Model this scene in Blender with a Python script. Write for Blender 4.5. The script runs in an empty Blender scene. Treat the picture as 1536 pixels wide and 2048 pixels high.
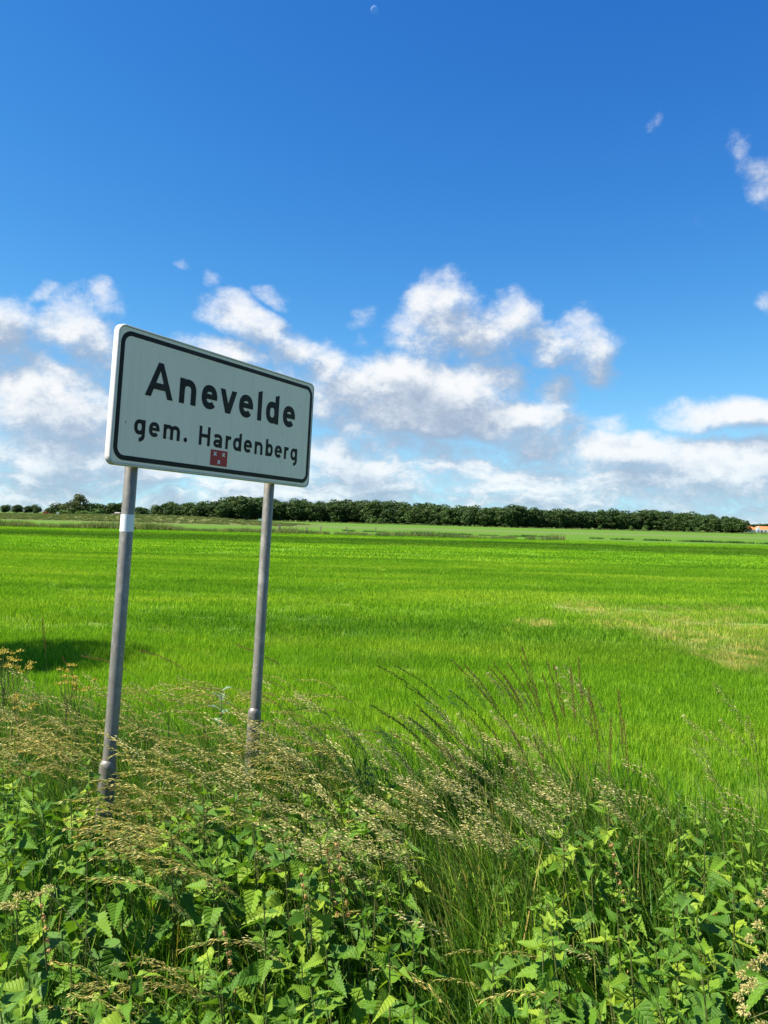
import bpy, math, random
import numpy as np
from mathutils import Vector, Matrix, Euler

random.seed(7)
rng = np.random.default_rng(11)
S = bpy.context.scene
COL = S.collection
R = math.radians

# ------------------------------------------------------------------ camera
CAM_Z = 1.75
F_PX, CX, CY = 1538.0, 768.0, 939.5            # measured on the 1536 x 2048 photograph
PITCH, ROLL = 0.0659, 0.0262
FW = np.array([0, math.cos(PITCH), math.sin(PITCH)])
_up = np.array([0, -math.sin(PITCH), math.cos(PITCH)]); _rt = np.array([1.0, 0, 0])
RT = _rt * math.cos(ROLL) + _up * math.sin(ROLL)
UP = _up * math.cos(ROLL) - _rt * math.sin(ROLL)
cd = bpy.data.cameras.new('camera'); cam = bpy.data.objects.new('camera', cd); COL.objects.link(cam)
cd.sensor_fit = 'VERTICAL'; cd.sensor_height = 24.0; cd.lens = 24.0 * F_PX / 2048
cd.shift_y = -(1024 - CY) / 2048; cd.clip_start = 0.02; cd.clip_end = 20000
cam.matrix_world = Matrix(((RT[0], UP[0], -FW[0], 0), (RT[1], UP[1], -FW[1], 0), (RT[2], UP[2], -FW[2], CAM_Z), (0, 0, 0, 1)))
S.camera = cam

def ray(px, py):
    d = FW + RT * (px - CX) / F_PX - UP * (py - CY) / F_PX
    return d
def on_plane(px, py, h):                        # point at height h seen at a pixel
    d = ray(px, py); t = (h - CAM_Z) / d[2]
    return np.array([d[0] * t, d[1] * t, h])
def at(px, py, depth):                          # point at a given distance along +Y
    d = ray(px, py); t = depth / d[1]
    return np.array([d[0] * t, depth, CAM_Z + d[2] * t])
def to_px(x, y, z):
    P = np.stack([x, y, z - CAM_Z], -1); q = P @ FW
    return CX + F_PX * (P @ RT) / q, CY - F_PX * (P @ UP) / q

# ------------------------------------------------------------------ light, sky, exposure
SUN_EL = R(52)
SUN_H = np.array([-0.975, -0.222])
SUN = Vector((SUN_H[0] * math.cos(SUN_EL), SUN_H[1] * math.cos(SUN_EL), math.sin(SUN_EL)))
ld = bpy.data.lights.new('sun', 'SUN'); ld.energy = 5.0; ld.angle = R(0.53); ld.color = (1, 0.95, 0.86)
sun = bpy.data.objects.new('sun', ld); COL.objects.link(sun)
sun.rotation_euler = SUN.to_track_quat('Z', 'Y').to_euler(); sun.location = (-20, -5, 30)

class NT:                                        # a small node-graph helper
    def __init__(s, tree): s.t = tree; s.n = tree.nodes; s.l = tree.links
    def new(s, kind, **kw):
        n = s.n.new(kind)
        for k, v in kw.items(): setattr(n, k, v)
        return n
    def put(s, sock, v):
        if isinstance(v, bpy.types.NodeSocket): s.l.new(v, sock)
        elif v is not None: sock.default_value = v
    def m(s, op, a, b=None, c=None, clamp=False):
        n = s.new('ShaderNodeMath', operation=op, use_clamp=clamp)
        for i, v in enumerate((a, b, c)):
            if v is not None: s.put(n.inputs[i], v)
        return n.outputs[0]
    def vm(s, op, a, b=None):
        n = s.new('ShaderNodeVectorMath', operation=op); s.put(n.inputs[0], a)
        if b is not None: s.put(n.inputs[1], b)
        return n.outputs['Value'] if op in ('LENGTH', 'DOT_PRODUCT', 'DISTANCE') else n.outputs[0]
    def noise(s, vec, scale, detail=3, rough=0.55, dist=0.0, out=0):
        n = s.new('ShaderNodeTexNoise'); s.put(n.inputs['Vector'], vec); n.inputs['Scale'].default_value = scale
        n.inputs['Detail'].default_value = detail; n.inputs['Roughness'].default_value = rough; n.inputs['Distortion'].default_value = dist
        return n.outputs[out]
    def ss(s, v, lo, hi, a=0.0, b=1.0):
        n = s.new('ShaderNodeMapRange', interpolation_type='SMOOTHSTEP'); s.put(n.inputs[0], v)
        for i, k in enumerate((lo, hi, a, b)): s.put(n.inputs[i + 1], k)
        return n.outputs[0]
    def mix(s, f, a, b, blend='MIX'):
        n = s.new('ShaderNodeMix', data_type='RGBA', blend_type=blend); s.put(n.inputs[0], f)
        for k, v in ((6, a), (7, b)):
            s.put(n.inputs[k], v if isinstance(v, bpy.types.NodeSocket) else (*v[:3], 1))
        return n.outputs[2]
    def ramp(s, f, stops):
        n = s.new('ShaderNodeValToRGB'); s.put(n.inputs[0], f); e = n.color_ramp.elements
        while len(e) < len(stops): e.new(0.5)
        for k, (p, c) in zip(e, stops): k.position = p; k.color = (*c, 1)
        return n.outputs[0]
    def comb(s, x, y, z):
        n = s.new('ShaderNodeCombineXYZ')
        for i, v in enumerate((x, y, z)): s.put(n.inputs[i], v)
        return n.outputs[0]
    def sep(s, v):
        n = s.new('ShaderNodeSeparateXYZ'); s.put(n.inputs[0], v); return n.outputs

def dir_ae(px, py):
    d = ray(px, py); return math.atan2(d[0], d[1]), math.atan2(d[2], math.hypot(d[0], d[1]))
# the cumulus of that morning: azimuth / elevation centre, half-width, half-height (taken off the photograph in pixels), bulk
CLOUDS = [(895, 650, 85, 85, 1.0), (862, 605, 50, 45, .75), (1035, 645, 52, 55, 1.0), (985, 690, 120, 45, .85), (1160, 700, 62, 50, .85), (1195, 745, 40, 30, .5),
          (905, 790, 125, 62, 1.35), (760, 770, 130, 65, 1.25), (1010, 845, 130, 42, 1.3), (840, 840, 180, 50, 1.3), (645, 735, 70, 50, .9), (600, 780, 120, 60, .8),
          (80, 800, 150, 72, 1.2), (-20, 650, 90, 62, .95), (165, 675, 75, 58, .95), (225, 615, 45, 38, .7), (470, 615, 60, 30, .75), (530, 645, 50, 30, .7),
          (440, 700, 90, 40, .8), (575, 690, 50, 40, .6), (1470, 830, 130, 34, 1.05), (1490, 265, 34, 45, .08), (1525, 345, 50, 50, .28), (1393, 457, 40, 32, -.08),
          (1310, 232, 22, 30, -.22), (738, 632, 32, 30, .3), (745, 670, 30, 35, .25), (378, 528, 32, 20, -.06), (670, 905, 90, 40, .85), (60, 890, 220, 55, .95),
          (1250, 915, 150, 40, 1.0), (1450, 945, 170, 48, 1.1), (1090, 890, 120, 30, .8), (1115, 815, 45, 45, .55), (1205, 850, 40, 22, .4),
          (300, 720, 60, 40, .6), (1565, 600, 30, 40, .1), (1095, 690, 70, 38, .9), (1105, 720, 60, 30, .7), (100, 590, 30, 22, .35), (560, 590, 40, 16, .35), (440, 555, 22, 22, .3), (820, 910, 160, 35, .7)]

def build_world():
    w = bpy.data.worlds.new('World'); S.world = w; w.use_nodes = True
    g = NT(w.node_tree); g.n.clear()
    # group: direction as (azimuth, elevation) -> how much cloud stands there
    grp = bpy.data.node_groups.new('cloud_bulk', 'ShaderNodeTree')
    grp.interface.new_socket('P', in_out='INPUT', socket_type='NodeSocketVector')
    grp.interface.new_socket('Bulk', in_out='OUTPUT', socket_type='NodeSocketFloat')
    q = NT(grp); gi = q.new('NodeGroupInput'); go = q.new('NodeGroupOutput')
    P = gi.outputs[0]
    acc = None
    for (px, py, rx, ry, wt) in CLOUDS:
        a, e = dir_ae(px, py); k = F_PX * 1.05; kx, ky = k / rx / 1.3, k / ry / 1.3
        n = q.new('ShaderNodeVectorMath', operation='MULTIPLY_ADD'); q.l.new(P, n.inputs[0]); n.inputs[1].default_value = (kx, ky, 0); n.inputs[2].default_value = (-a * kx, -e * ky, 0)
        v = q.m('MULTIPLY_ADD', q.vm('DOT_PRODUCT', n.outputs[0], n.outputs[0]), -max(wt, .95), wt)
        acc = v if acc is None else q.m('SMOOTH_MAX', acc, v, .3)
    x, y, z = q.sep(P); sx, cx = q.m('SINE', x), q.m('COSINE', x)
    # the same sky elsewhere: cumulus of like size out of view, and the far layered bank along the whole horizon
    away = q.ss(q.m('ABSOLUTE', x), .58, .75)
    gen = q.noise(q.comb(sx, cx, q.m('MULTIPLY', y, 2.2)), 4.5, 1, .5)
    gen = q.m('MULTIPLY', q.m('MULTIPLY', q.m('SUBTRACT', gen, .47), 5.0), q.m('MULTIPLY', q.ss(y, .02, .42, 1.25, .15), away))
    acc = q.m('MAXIMUM', acc, q.m('ADD', q.m('SUBTRACT', gen, .3), q.m('MULTIPLY', q.m('SUBTRACT', away, 1.0), 4.0)))
    bank = q.noise(q.comb(sx, cx, q.m('MULTIPLY', y, 5.2)), 8, 5, .62)
    bank = q.m('MULTIPLY_ADD', q.m('SUBTRACT', bank, .45), 3.2, q.ss(y, .05, .19, .68, -3.2))
    acc = q.m('SMOOTH_MAX', q.m('MAXIMUM', acc, -2.15), bank, .25)
    q.l.new(acc, go.inputs[0])

    tc = g.new('ShaderNodeTexCoord'); D = g.vm('NORMALIZE', tc.outputs['Generated'])
    x, y, z = g.sep(D)
    az = g.m('ARCTAN2', x, y); el = g.m('ARCSINE', z)
    sph = g.comb(x, y, g.m('MULTIPLY', z, 1.35))
    warp = g.vm('SCALE', g.vm('SUBTRACT', g.noise(sph, 8, 3, .6, out=1), (.5, .5, .5))); warp.node.inputs['Scale'].default_value = .085
    P = g.vm('ADD', g.comb(az, el, 0.0), warp)
    def bulk(v):
        n = g.new('ShaderNodeGroup'); n.node_tree = grp; g.l.new(v, n.inputs[0]); return n.outputs[0]
    def fine(v): return g.m('MULTIPLY', g.m('SUBTRACT', g.noise(v, 10, 9, .69), .5), 3.3)
    b0 = g.m('ADD', bulk(P), fine(sph)); b1 = g.m('ADD', bulk(g.vm('ADD', P, (-.018, .034, 0))), fine(g.vm('ADD', sph, (-.014, 0, .026))))
    dens = g.ss(b0, -.32, 1.06)
    dens = g.m('MULTIPLY', dens, g.m('MULTIPLY', g.ss(el, -.02, .012), g.ss(el, 0.0, .16, .80, .97)))
    # light falls from the upper left: where the bulk grows towards the sun, the cloud shades itself
    lit = g.ss(g.m('SUBTRACT', g.m('MINIMUM', b0, 1.2), g.m('MAXIMUM', b1, -.5)), -.55, 1.25)
    cc = g.ramp(lit, [(0, (.38, .48, .63)), (.28, (.58, .66, .78)), (.55, (.82, .87, .93)), (.85, (1.0, 1.01, 1.02))])
    sky = g.new('ShaderNodeTexSky', sky_type='NISHITA', sun_disc=False)
    sky.sun_elevation = SUN_EL; sky.sun_rotation = math.atan2(SUN_H[0], SUN_H[1]); sky.air_density = .7; sky.dust_density = 0.0; sky.ozone_density = 4.0
    hs = g.new('ShaderNodeHueSaturation'); hs.inputs['Saturation'].default_value = 1.2; g.l.new(sky.outputs[0], hs.inputs['Color'])
    sp = g.new('ShaderNodeSeparateColor'); g.l.new(hs.outputs[0], sp.inputs[0]); cb = g.new('ShaderNodeCombineColor')
    for i, (k, pw_, ga, gb) in enumerate(((.105, 1.58, .66, .076), (.14, 1.35, 1.44, .425), (.168, 1.0, 1.92, .88))):     # the camera's colour rendering of the clear sky
        v = g.m('POWER', g.m('MULTIPLY', sp.outputs[i], k), pw_)
        g.l.new(g.m('DIVIDE', g.m('MULTIPLY', v, ga * 5.05), g.m('ADD', v, gb)), cb.inputs[i])
    sc = cb.outputs[0]
    bs = g.new('ShaderNodeBackground'); bs.inputs[1].default_value = .08; g.l.new(sc, bs.inputs[0])
    bc = g.new('ShaderNodeBackground'); bc.inputs[1].default_value = .395; g.l.new(cc, bc.inputs[0])
    mx = g.new('ShaderNodeMixShader'); g.l.new(dens, mx.inputs[0]); g.l.new(bs.outputs[0], mx.inputs[1]); g.l.new(bc.outputs[0], mx.inputs[2])
    out = g.new('ShaderNodeOutputWorld'); g.l.new(mx.outputs[0], out.inputs[0])
    w.cycles.sampling_method = 'NONE'
build_world()
S.render.engine = 'CYCLES'
S.view_settings.view_transform = 'Standard'; S.view_settings.look = 'None'; S.view_settings.exposure = 1.3; S.view_settings.gamma = 1.0
S.view_settings.use_curve_mapping = False
S.cycles.use_denoising = True; S.cycles.denoiser = 'OPENIMAGEDENOISE'
S.cycles.max_bounces = 6; S.cycles.diffuse_bounces = 3; S.cycles.glossy_bounces = 2; S.cycles.transmission_bounces = 4; S.cycles.transparent_max_bounces = 8
S.cycles.caustics_reflective = False; S.cycles.caustics_refractive = False

# ------------------------------------------------------------------ helpers
def tag(o, label=None, cat=None, group=None, kind=None):
    for k, v in (('label', label), ('category', cat), ('group', group), ('kind', kind)):
        if v: o[k] = v
    return o
def empty(name, loc=(0, 0, 0), rz=0):
    o = bpy.data.objects.new(name, None); COL.objects.link(o); o.location = loc; o.rotation_euler = (0, 0, rz); o.empty_display_size = .1
    return o
def mesh(name, v, f, mats=None, cols=None, smooth=False, midx=None):
    me = bpy.data.meshes.new(name)
    me.from_pydata([tuple(map(float, p)) for p in v], [], [tuple(map(int, q)) for q in f])
    for m_ in (mats if isinstance(mats, (list, tuple)) else [mats]):
        if m_: me.materials.append(m_)
    if cols is not None:
        a = me.color_attributes.new('Col', 'FLOAT_COLOR', 'POINT')
        c = np.ones((len(v), 4), np.float32); c[:, :3] = cols; a.data.foreach_set('color', c.ravel())
    if midx is not None: me.polygons.foreach_set('material_index', np.asarray(midx, np.int32))
    if smooth: me.polygons.foreach_set('use_smooth', np.ones(len(me.polygons), bool))
    me.update(); return me
def obj(name, me, parent=None, link=True):
    o = bpy.data.objects.new(name, me)
    if link: COL.objects.link(o)
    if parent: o.parent = parent
    return o
class MB:
    """collects verts/faces"""
    def __init__(s): s.v = []; s.f = []; s.c = []
    def add(s, v, f, c=None):
        k = len(s.v); s.v += [tuple(p) for p in v]; s.f += [tuple(i + k for i in q) for q in f]
        if c is not None: s.c += [tuple(c)] * len(v)
        return s
    def tube(s, pts, rad, n=8, cap=True, c=None):
        pts = [Vector(p) for p in pts]; vs = []; fs = []
        for i, p in enumerate(pts):
            d = (pts[min(i + 1, len(pts) - 1)] - pts[max(i - 1, 0)]).normalized()
            a = d.orthogonal().normalized() if i == 0 else (a - d * a.dot(d)).normalized()
            b = d.cross(a); r = rad[i] if hasattr(rad, '__len__') else rad
            for k in range(n):
                t = 2 * math.pi * k / n; vs.append(p + a * (math.cos(t) * r) + b * (math.sin(t) * r))
        for i in range(len(pts) - 1):
            for k in range(n): fs.append((i * n + k, i * n + (k + 1) % n, (i + 1) * n + (k + 1) % n, (i + 1) * n + k))
        if cap: fs.append(tuple(range(n))[::-1]); fs.append(tuple(range((len(pts) - 1) * n, len(pts) * n)))
        return s.add(vs, fs, c)
    def box(s, lo, hi):
        x0, y0, z0 = lo; x1, y1, z1 = hi
        v = [(x0, y0, z0), (x1, y0, z0), (x1, y1, z0), (x0, y1, z0), (x0, y0, z1), (x1, y0, z1), (x1, y1, z1), (x0, y1, z1)]
        return s.add(v, [(0, 3, 2, 1), (4, 5, 6, 7), (0, 1, 5, 4), (1, 2, 6, 5), (2, 3, 7, 6), (3, 0, 4, 7)])
    def build(s, name, mat, parent=None, smooth=False, link=True):
        return obj(name, mesh(name, s.v, s.f, mat, s.c if s.c else None, smooth), parent, link)

# ------------------------------------------------------------------ materials
def mat(name, fn):
    m_ = bpy.data.materials.new(name); m_.use_nodes = True; g = NT(m_.node_tree); g.n.clear()
    out = g.new('ShaderNodeOutputMaterial'); sh = fn(g, out)
    g.l.new(sh, out.inputs[0]); return m_
def princ(g, col, rough=.6, spec=.3, metal=0.0, bump=None, bstr=.3, bdist=.01):
    p = g.new('ShaderNodeBsdfPrincipled'); c = p.inputs['Base Color']
    if isinstance(col, bpy.types.NodeSocket): g.l.new(col, c)
    else: c.default_value = (*col, 1)
    g.put(p.inputs['Roughness'], rough); p.inputs['Specular IOR Level'].default_value = spec; g.put(p.inputs['Metallic'], metal)
    if bump is not None:
        b = g.new('ShaderNodeBump'); b.inputs['Strength'].default_value = bstr; b.inputs['Distance'].default_value = bdist
        g.l.new(bump, b.inputs['Height']); g.l.new(b.outputs[0], p.inputs['Normal'])
    return p
def leafy(g, col, trans=.35, rough=.5, spec=.3, bump=None, bstr=.4, bdist=.002, tcol=None):
    p = princ(g, col, rough, spec, bump=bump, bstr=bstr, bdist=bdist)
    t = g.new('ShaderNodeBsdfTranslucent')
    tc = g.mix(1.0, col, tcol or (1.15, 1.2, .55), 'MULTIPLY'); g.l.new(tc, t.inputs[0])
    mx = g.new('ShaderNodeMixShader'); mx.inputs[0].default_value = trans
    g.l.new(p.outputs[0], mx.inputs[1]); g.l.new(t.outputs[0], mx.inputs[2]); return mx.outputs[0]
def vcol(g):
    n = g.new('ShaderNodeAttribute', attribute_name='Col'); return n.outputs['Color']
def orand(g): return g.new('ShaderNodeObjectInfo').outputs['Random']
def wpos(g): return g.new('ShaderNodeNewGeometry').outputs['Position']

# dry spots in the sown field, centre x, y, radii (metres), seen as straw-coloured thin grass
def _spot(px, py, rx, ry, w=1.0):
    c = on_plane(px, py, 0.05); a = on_plane(px + rx, py, .05); b = on_plane(px, py - ry, .05); d = on_plane(px, py + ry, .05)
    return (c[0], (b[1] + d[1]) / 2, abs(a[0] - c[0]), max(.25, (b[1] - d[1]) / 2), w)
SPOTS = [_spot(1080, 1236, 38, 7, .95), _spot(1190, 1212, 60, 16, .8), _spot(1260, 1240, 80, 9, .75), _spot(1330, 1210, 60, 6, .5), _spot(1390, 1238, 70, 18, .85), _spot(1345, 1255, 45, 10, .8),
         _spot(1440, 1275, 110, 26, .8), _spot(1490, 1215, 70, 10, .65), _spot(1500, 1310, 80, 26, .95), _spot(1430, 1300, 60, 14, .75), _spot(1560, 1260, 60, 40, .7), _spot(760, 1300, 70, 10, .25), _spot(560, 1270, 80, 8, .2)]
def dry_mask(g, P):
    acc = None
    w = g.vm('SCALE', g.vm('SUBTRACT', g.noise(P, 1.6, 4, .65, out=1), (.5, .5, .5))); w.node.inputs['Scale'].default_value = 1.5
    Q = g.vm('ADD', P, w)
    for (cx, cy, rx, ry, wt) in SPOTS:
        d = g.vm('LENGTH', g.vm('MULTIPLY', g.vm('SUBTRACT', Q, (cx, cy, 0)), (1 / rx / 1.2, 1 / ry / 1.2, 0)))
        v = g.ss(d, .35, 1.25, wt, 0.0); acc = v if acc is None else g.m('MAXIMUM', acc, v)
    fine = g.noise(g.vm('MULTIPLY', P, (1, .6, 1)), 3.2, 5, .75)
    return g.m('MULTIPLY', acc, g.ss(fine, .43, .60, .12, .9))
def field_colour(g, P, base=None):
    """one colour law for the soil sheet and the blades: sown grass, patchy nitrogen, mowing strips, a painted cloud-shade band"""
    st = g.vm('MULTIPLY', P, (.10, .42, 0)); n1 = g.noise(st, 1.0, 4, .6, .6)
    n2 = g.noise(g.vm('MULTIPLY', P, (.02, .11, 0)), 1.0, 3, .55, .4); n3 = g.noise(P, 1.1, 4, .6)
    c = g.ramp(n1, [(.30, (.092, .225, .009)), (.5, (.152, .312, .013)), (.70, (.27, .40, .026))])
    c = g.mix(g.ss(n2, .52, .68, 0, .7), c, (.060, .160, .010))
    c = g.mix(g.ss(n3, .55, .72, 0, .5), c, (.24, .34, .03))
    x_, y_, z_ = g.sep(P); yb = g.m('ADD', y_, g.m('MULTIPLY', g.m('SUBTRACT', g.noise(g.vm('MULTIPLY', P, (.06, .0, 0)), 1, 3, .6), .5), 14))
    cloud_shade = g.m('MULTIPLY', g.ss(yb, 52, 58), g.ss(yb, 70, 78, .6, 0)); c = g.mix(cloud_shade, c, (.032, .095, .008))      # cloud-shade band painted into the grass colour across the far end of the field
    d = dry_mask(g, P)
    return g.mix(d, c, (.46, .40, .13)), d
def m_field_blade(g, out):
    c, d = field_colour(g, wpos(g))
    c = g.mix(.75, c, g.mix(1.0, c, vcol(g), 'MULTIPLY'))
    return leafy(g, c, .42, .6, .10)
def m_ground(g, out):
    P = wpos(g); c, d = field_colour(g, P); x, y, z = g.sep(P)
    # soil under the near sward, sward colour where the blades are too fine to tell apart
    n = g.noise(P, 3, 5, .65); soil = g.mix(n, (.05, .045, .022), (.10, .085, .04))
    c = g.mix(g.ss(y, 20, 60), g.mix(.55, soil, c), c)
    yr = g.m('ADD', g.m('ADD', y, g.m('MULTIPLY', x, -.05)), g.m('MULTIPLY', g.m('SUBTRACT', g.noise(g.vm('MULTIPLY', P, (.03, .0, 0)), 1, 3, .6), .5), 16))
    far = g.noise(g.vm('MULTIPLY', P, (.008, .05, 0)), 1, 4, .6)
    meadow = g.mix(far, (.055, .135, .009), (.095, .172, .015))
    c = g.mix(g.ss(yr, 88, 92), c, meadow)
    c = g.mix(g.m('MULTIPLY', g.ss(yr, 150, 170), g.ss(yr, 200, 215, 1, 0)), c, (.10, .15, .035))
    c = g.mix(g.m('MULTIPLY', g.ss(x, -22, -12, 1, 0), g.m('MULTIPLY', g.ss(y, 150, 165), g.ss(y, 225, 250, 1, 0))), c, g.mix(g.noise(P, .12, 4, .65), (.055, .085, .018), (.15, .14, .05)))
    c = g.mix(g.ss(yr, 330, 370), c, (.075, .125, .022))
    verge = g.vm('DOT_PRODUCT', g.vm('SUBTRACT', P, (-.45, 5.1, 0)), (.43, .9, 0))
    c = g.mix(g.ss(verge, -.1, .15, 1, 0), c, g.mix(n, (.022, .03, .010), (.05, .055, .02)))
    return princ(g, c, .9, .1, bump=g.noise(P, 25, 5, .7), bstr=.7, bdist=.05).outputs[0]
def m_verge_blade(g, out):
    c = g.mix(1.0, vcol(g), g.ramp(orand(g), [(0, (.7, .85, .7)), (.5, (1, 1, 1)), (1, (1.35, 1.2, .9))]), 'MULTIPLY')
    return leafy(g, c, .38, .5, .2)
def m_seed(g, out):
    c = g.mix(1.0, vcol(g), g.ramp(orand(g), [(0, (.75, .75, .7)), (.5, (1, 1, 1)), (1, (1.25, 1.2, 1.2))]), 'MULTIPLY')
    return leafy(g, c, .30, .6, .15, tcol=(1.1, 1.05, .75))
def m_nettle(g, out):
    P = g.new('ShaderNodeTexCoord').outputs['Object']; x, y, z = g.sep(P)
    ax = g.m('ABSOLUTE', x)
    vein = g.m('PINGPONG', g.m('SUBTRACT', g.m('MULTIPLY', y, 7.5), g.m('MULTIPLY', ax, 6.0)), .5)
    r = orand(g)
    c = g.ramp(r, [(0, (.046, .125, .010)), (.45, (.095, .205, .014)), (.8, (.165, .285, .020)), (1, (.27, .37, .030))])
    c = g.mix(g.ss(vein, .0, .14, .28, 0), c, (.17, .27, .045))
    c = g.mix(g.ss(ax, .0, .02, .6, 0), c, (.20, .30, .06))
    c = g.mix(g.ss(g.noise(g.vm('ADD', P, g.comb(r, g.m('MULTIPLY', r, 9), 0)), 5, 4, .6), .6, .8, 0, .4), c, (.22, .24, .04))
    return leafy(g, c, .36, .5, .2, bump=g.m('MULTIPLY', g.ss(vein, 0, .3), 1.0), bstr=.4, bdist=.005)
def m_yleaf(g, out): return leafy(g, g.mix(orand(g), (.36, .30, .06), (.30, .20, .06)), .3)
def m_plain(c0, c1=None, rough=.7, sc=8.0, trans=0):
    def fn(g, out):
        c = g.mix(g.noise(g.new('ShaderNodeTexCoord').outputs['Object'], sc, 4, .6), c0, c1 or c0)
        return leafy(g, c, trans, rough) if trans else princ(g, c, rough, .25).outputs[0]
    return fn
def m_zinc(g, out):
    P = g.new('ShaderNodeTexCoord').outputs['Object']; x, y, z = g.sep(P)
    v = g.new('ShaderNodeTexVoronoi'); v.inputs['Scale'].default_value = 70; g.l.new(g.vm('MULTIPLY', P, (1, 1, .45)), v.inputs['Vector'])
    n = g.noise(P, 9, 5, .65); f = g.noise(P, 160, 3, .6)
    c = g.mix(v.outputs['Color'], (.165, .152, .122), (.225, .209, .172)); c = g.mix(g.ss(n, .5, .72, 0, .65), c, (.35, .33, .28))
    c = g.mix(g.ss(g.noise(P, 45, 4, .7), .62, .72, 0, .7), c, (.43, .41, .36)); c = g.mix(g.ss(f, .62, .75, 0, .5), c, (.075, .075, .07))
    c = g.mix(g.ss(g.noise(g.vm('MULTIPLY', P, (30, 30, 3)), 1, 3, .6), .6, .75, 0, .35), c, (.09, .088, .08))
    return princ(g, c, g.ss(n, .3, .7, .40, .58), .5, .35, bump=f, bstr=.12, bdist=.002).outputs[0]
def m_face(g, out):
    P = g.new('ShaderNodeTexCoord').outputs['Object']
    st = g.noise(g.vm('MULTIPLY', P, (26, 1, 1.2)), 1, 4, .6); n = g.noise(P, 2.2, 3, .5)
    c = g.mix(g.ss(st, .48, .72, 0, .32), (.86, .735, .61), (.66, .58, .46)); c = g.mix(g.ss(n, .45, .75, 0, .3), c, (.72, .62, .50))
    sp = g.noise(P, 42, 2, .5); c = g.mix(g.ss(sp, .705, .735, 0, .75), c, (.16, .16, .13))
    sp = g.noise(g.vm('ADD', P, (3, 7, 1)), 110, 2, .5); c = g.mix(g.ss(sp, .715, .74, 0, .6), c, (.2, .2, .16))
    return princ(g, c, .5, .25).outputs[0]
def m_black(g, out):
    P = g.new('ShaderNodeTexCoord').outputs['Object']
    return princ(g, g.mix(g.ss(g.noise(P, 6, 4, .6), .45, .75), (.012, .011, .012), (.028, .026, .024)), .55, .18).outputs[0]
def m_rim(g, out):
    P = g.new('ShaderNodeTexCoord').outputs['Object']; n = g.noise(P, 7, 5, .65)
    return princ(g, g.mix(g.ss(n, .5, .78, 0, .6), (.62, .60, .55), (.36, .35, .28)), .45, .3, bump=g.noise(P, 60, 3), bstr=.05).outputs[0]
def m_far_leaf(c0, c1, c2):
    def fn(g, out):
        r = orand(g); P = wpos(g)
        c = g.mix(r, c0, c1); c = g.mix(g.ss(g.noise(P, .35, 3, .6), .5, .72, 0, .8), c, c2)
        c = g.mix(1.0, c, vcol(g), 'MULTIPLY')
        return leafy(g, c, .22, .6, .2)
    return fn
def m_tile(g, out):
    P = g.new('ShaderNodeTexCoord').outputs['Object']
    return princ(g, g.mix(g.noise(P, 1.5, 4, .6), (.42, .13, .05), (.62, .24, .10)), .7, .2, bump=g.noise(P, 6, 2), bstr=.3).outputs[0]
def m_moon(g, out):
    d = g.new('ShaderNodeBsdfDiffuse'); P = g.new('ShaderNodeTexCoord').outputs['Object']
    g.l.new(g.mix(g.noise(P, .12, 3, .5), (.06, .06, .06), (.12, .12, .115)), d.inputs[0])
    t = g.new('ShaderNodeBsdfTransparent'); a = g.new('ShaderNodeAddShader'); g.l.new(d.outputs[0], a.inputs[0]); g.l.new(t.outputs[0], a.inputs[1])
    mx = g.new('ShaderNodeMixShader'); g.l.new(g.new('ShaderNodeNewGeometry').outputs['Backfacing'], mx.inputs[0]); g.l.new(a.outputs[0], mx.inputs[1]); g.l.new(t.outputs[0], mx.inputs[2])
    return mx.outputs[0]
def m_glass(g, out): return princ(g, (.03, .04, .05), .08, .6).outputs[0]

M = {k: mat(k, f) for k, f in dict(
    field_blade=m_field_blade, ground=m_ground, verge_blade=m_verge_blade, seed=m_seed, nettle=m_nettle, yellow_leaf=m_yleaf,
    nettle_stem=m_plain((.10, .07, .03), (.10, .15, .03), .6, 20), stalk=m_plain((.12, .16, .04), (.20, .17, .06), .6, 9, .2),
    brown_head=m_plain((.13, .055, .022), (.24, .12, .05), .9, 60, .25), grey_leaf=m_plain((.12, .22, .12), (.20, .30, .18), .5, 10, .25),
    yellow_flower=m_plain((.36, .27, .03), (.46, .37, .07), .7, 90, .3), cocksfoot=m_plain((.42, .37, .12), (.60, .52, .21), .8, 120, .25),
    zinc=m_zinc, face=m_face, black=m_black, rim=m_rim, red=m_plain((.42, .012, .018), (.36, .02, .02), .35, 5), white=m_plain((.80, .80, .78), (.70, .71, .69), .4, 20),
    band=m_plain((.82, .83, .82), (.72, .73, .70), .4, 15), band_dirty=m_plain((.62, .58, .42), (.70, .68, .58), .45, 25), gap=m_plain((.05, .05, .045)),
    bark=m_plain((.06, .05, .035), (.13, .11, .08), .9, 4), wood_leaf=m_far_leaf((.026, .058, .014), (.048, .088, .018), (.088, .125, .024)),
    bush_leaf=m_far_leaf((.06, .12, .022), (.09, .16, .03), (.13, .19, .04)), oak_leaf=m_far_leaf((.07, .09, .025), (.09, .11, .03), (.12, .13, .04)),
    tile=m_tile, plaster=m_plain((.72, .71, .68), (.62, .60, .56), .8, 2), brick=m_plain((.30, .14, .09), (.22, .11, .08), .85, 5), glass=m_glass, moon=m_moon,
    post_wood=m_plain((.10, .085, .06), (.2, .17, .13), .85, 9), rust=m_plain((.35, .09, .04), (.5, .16, .08), .8, 3), rubble=m_plain((.28, .22, .18), (.4, .34, .30), .9, 4)).items()}

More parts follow.
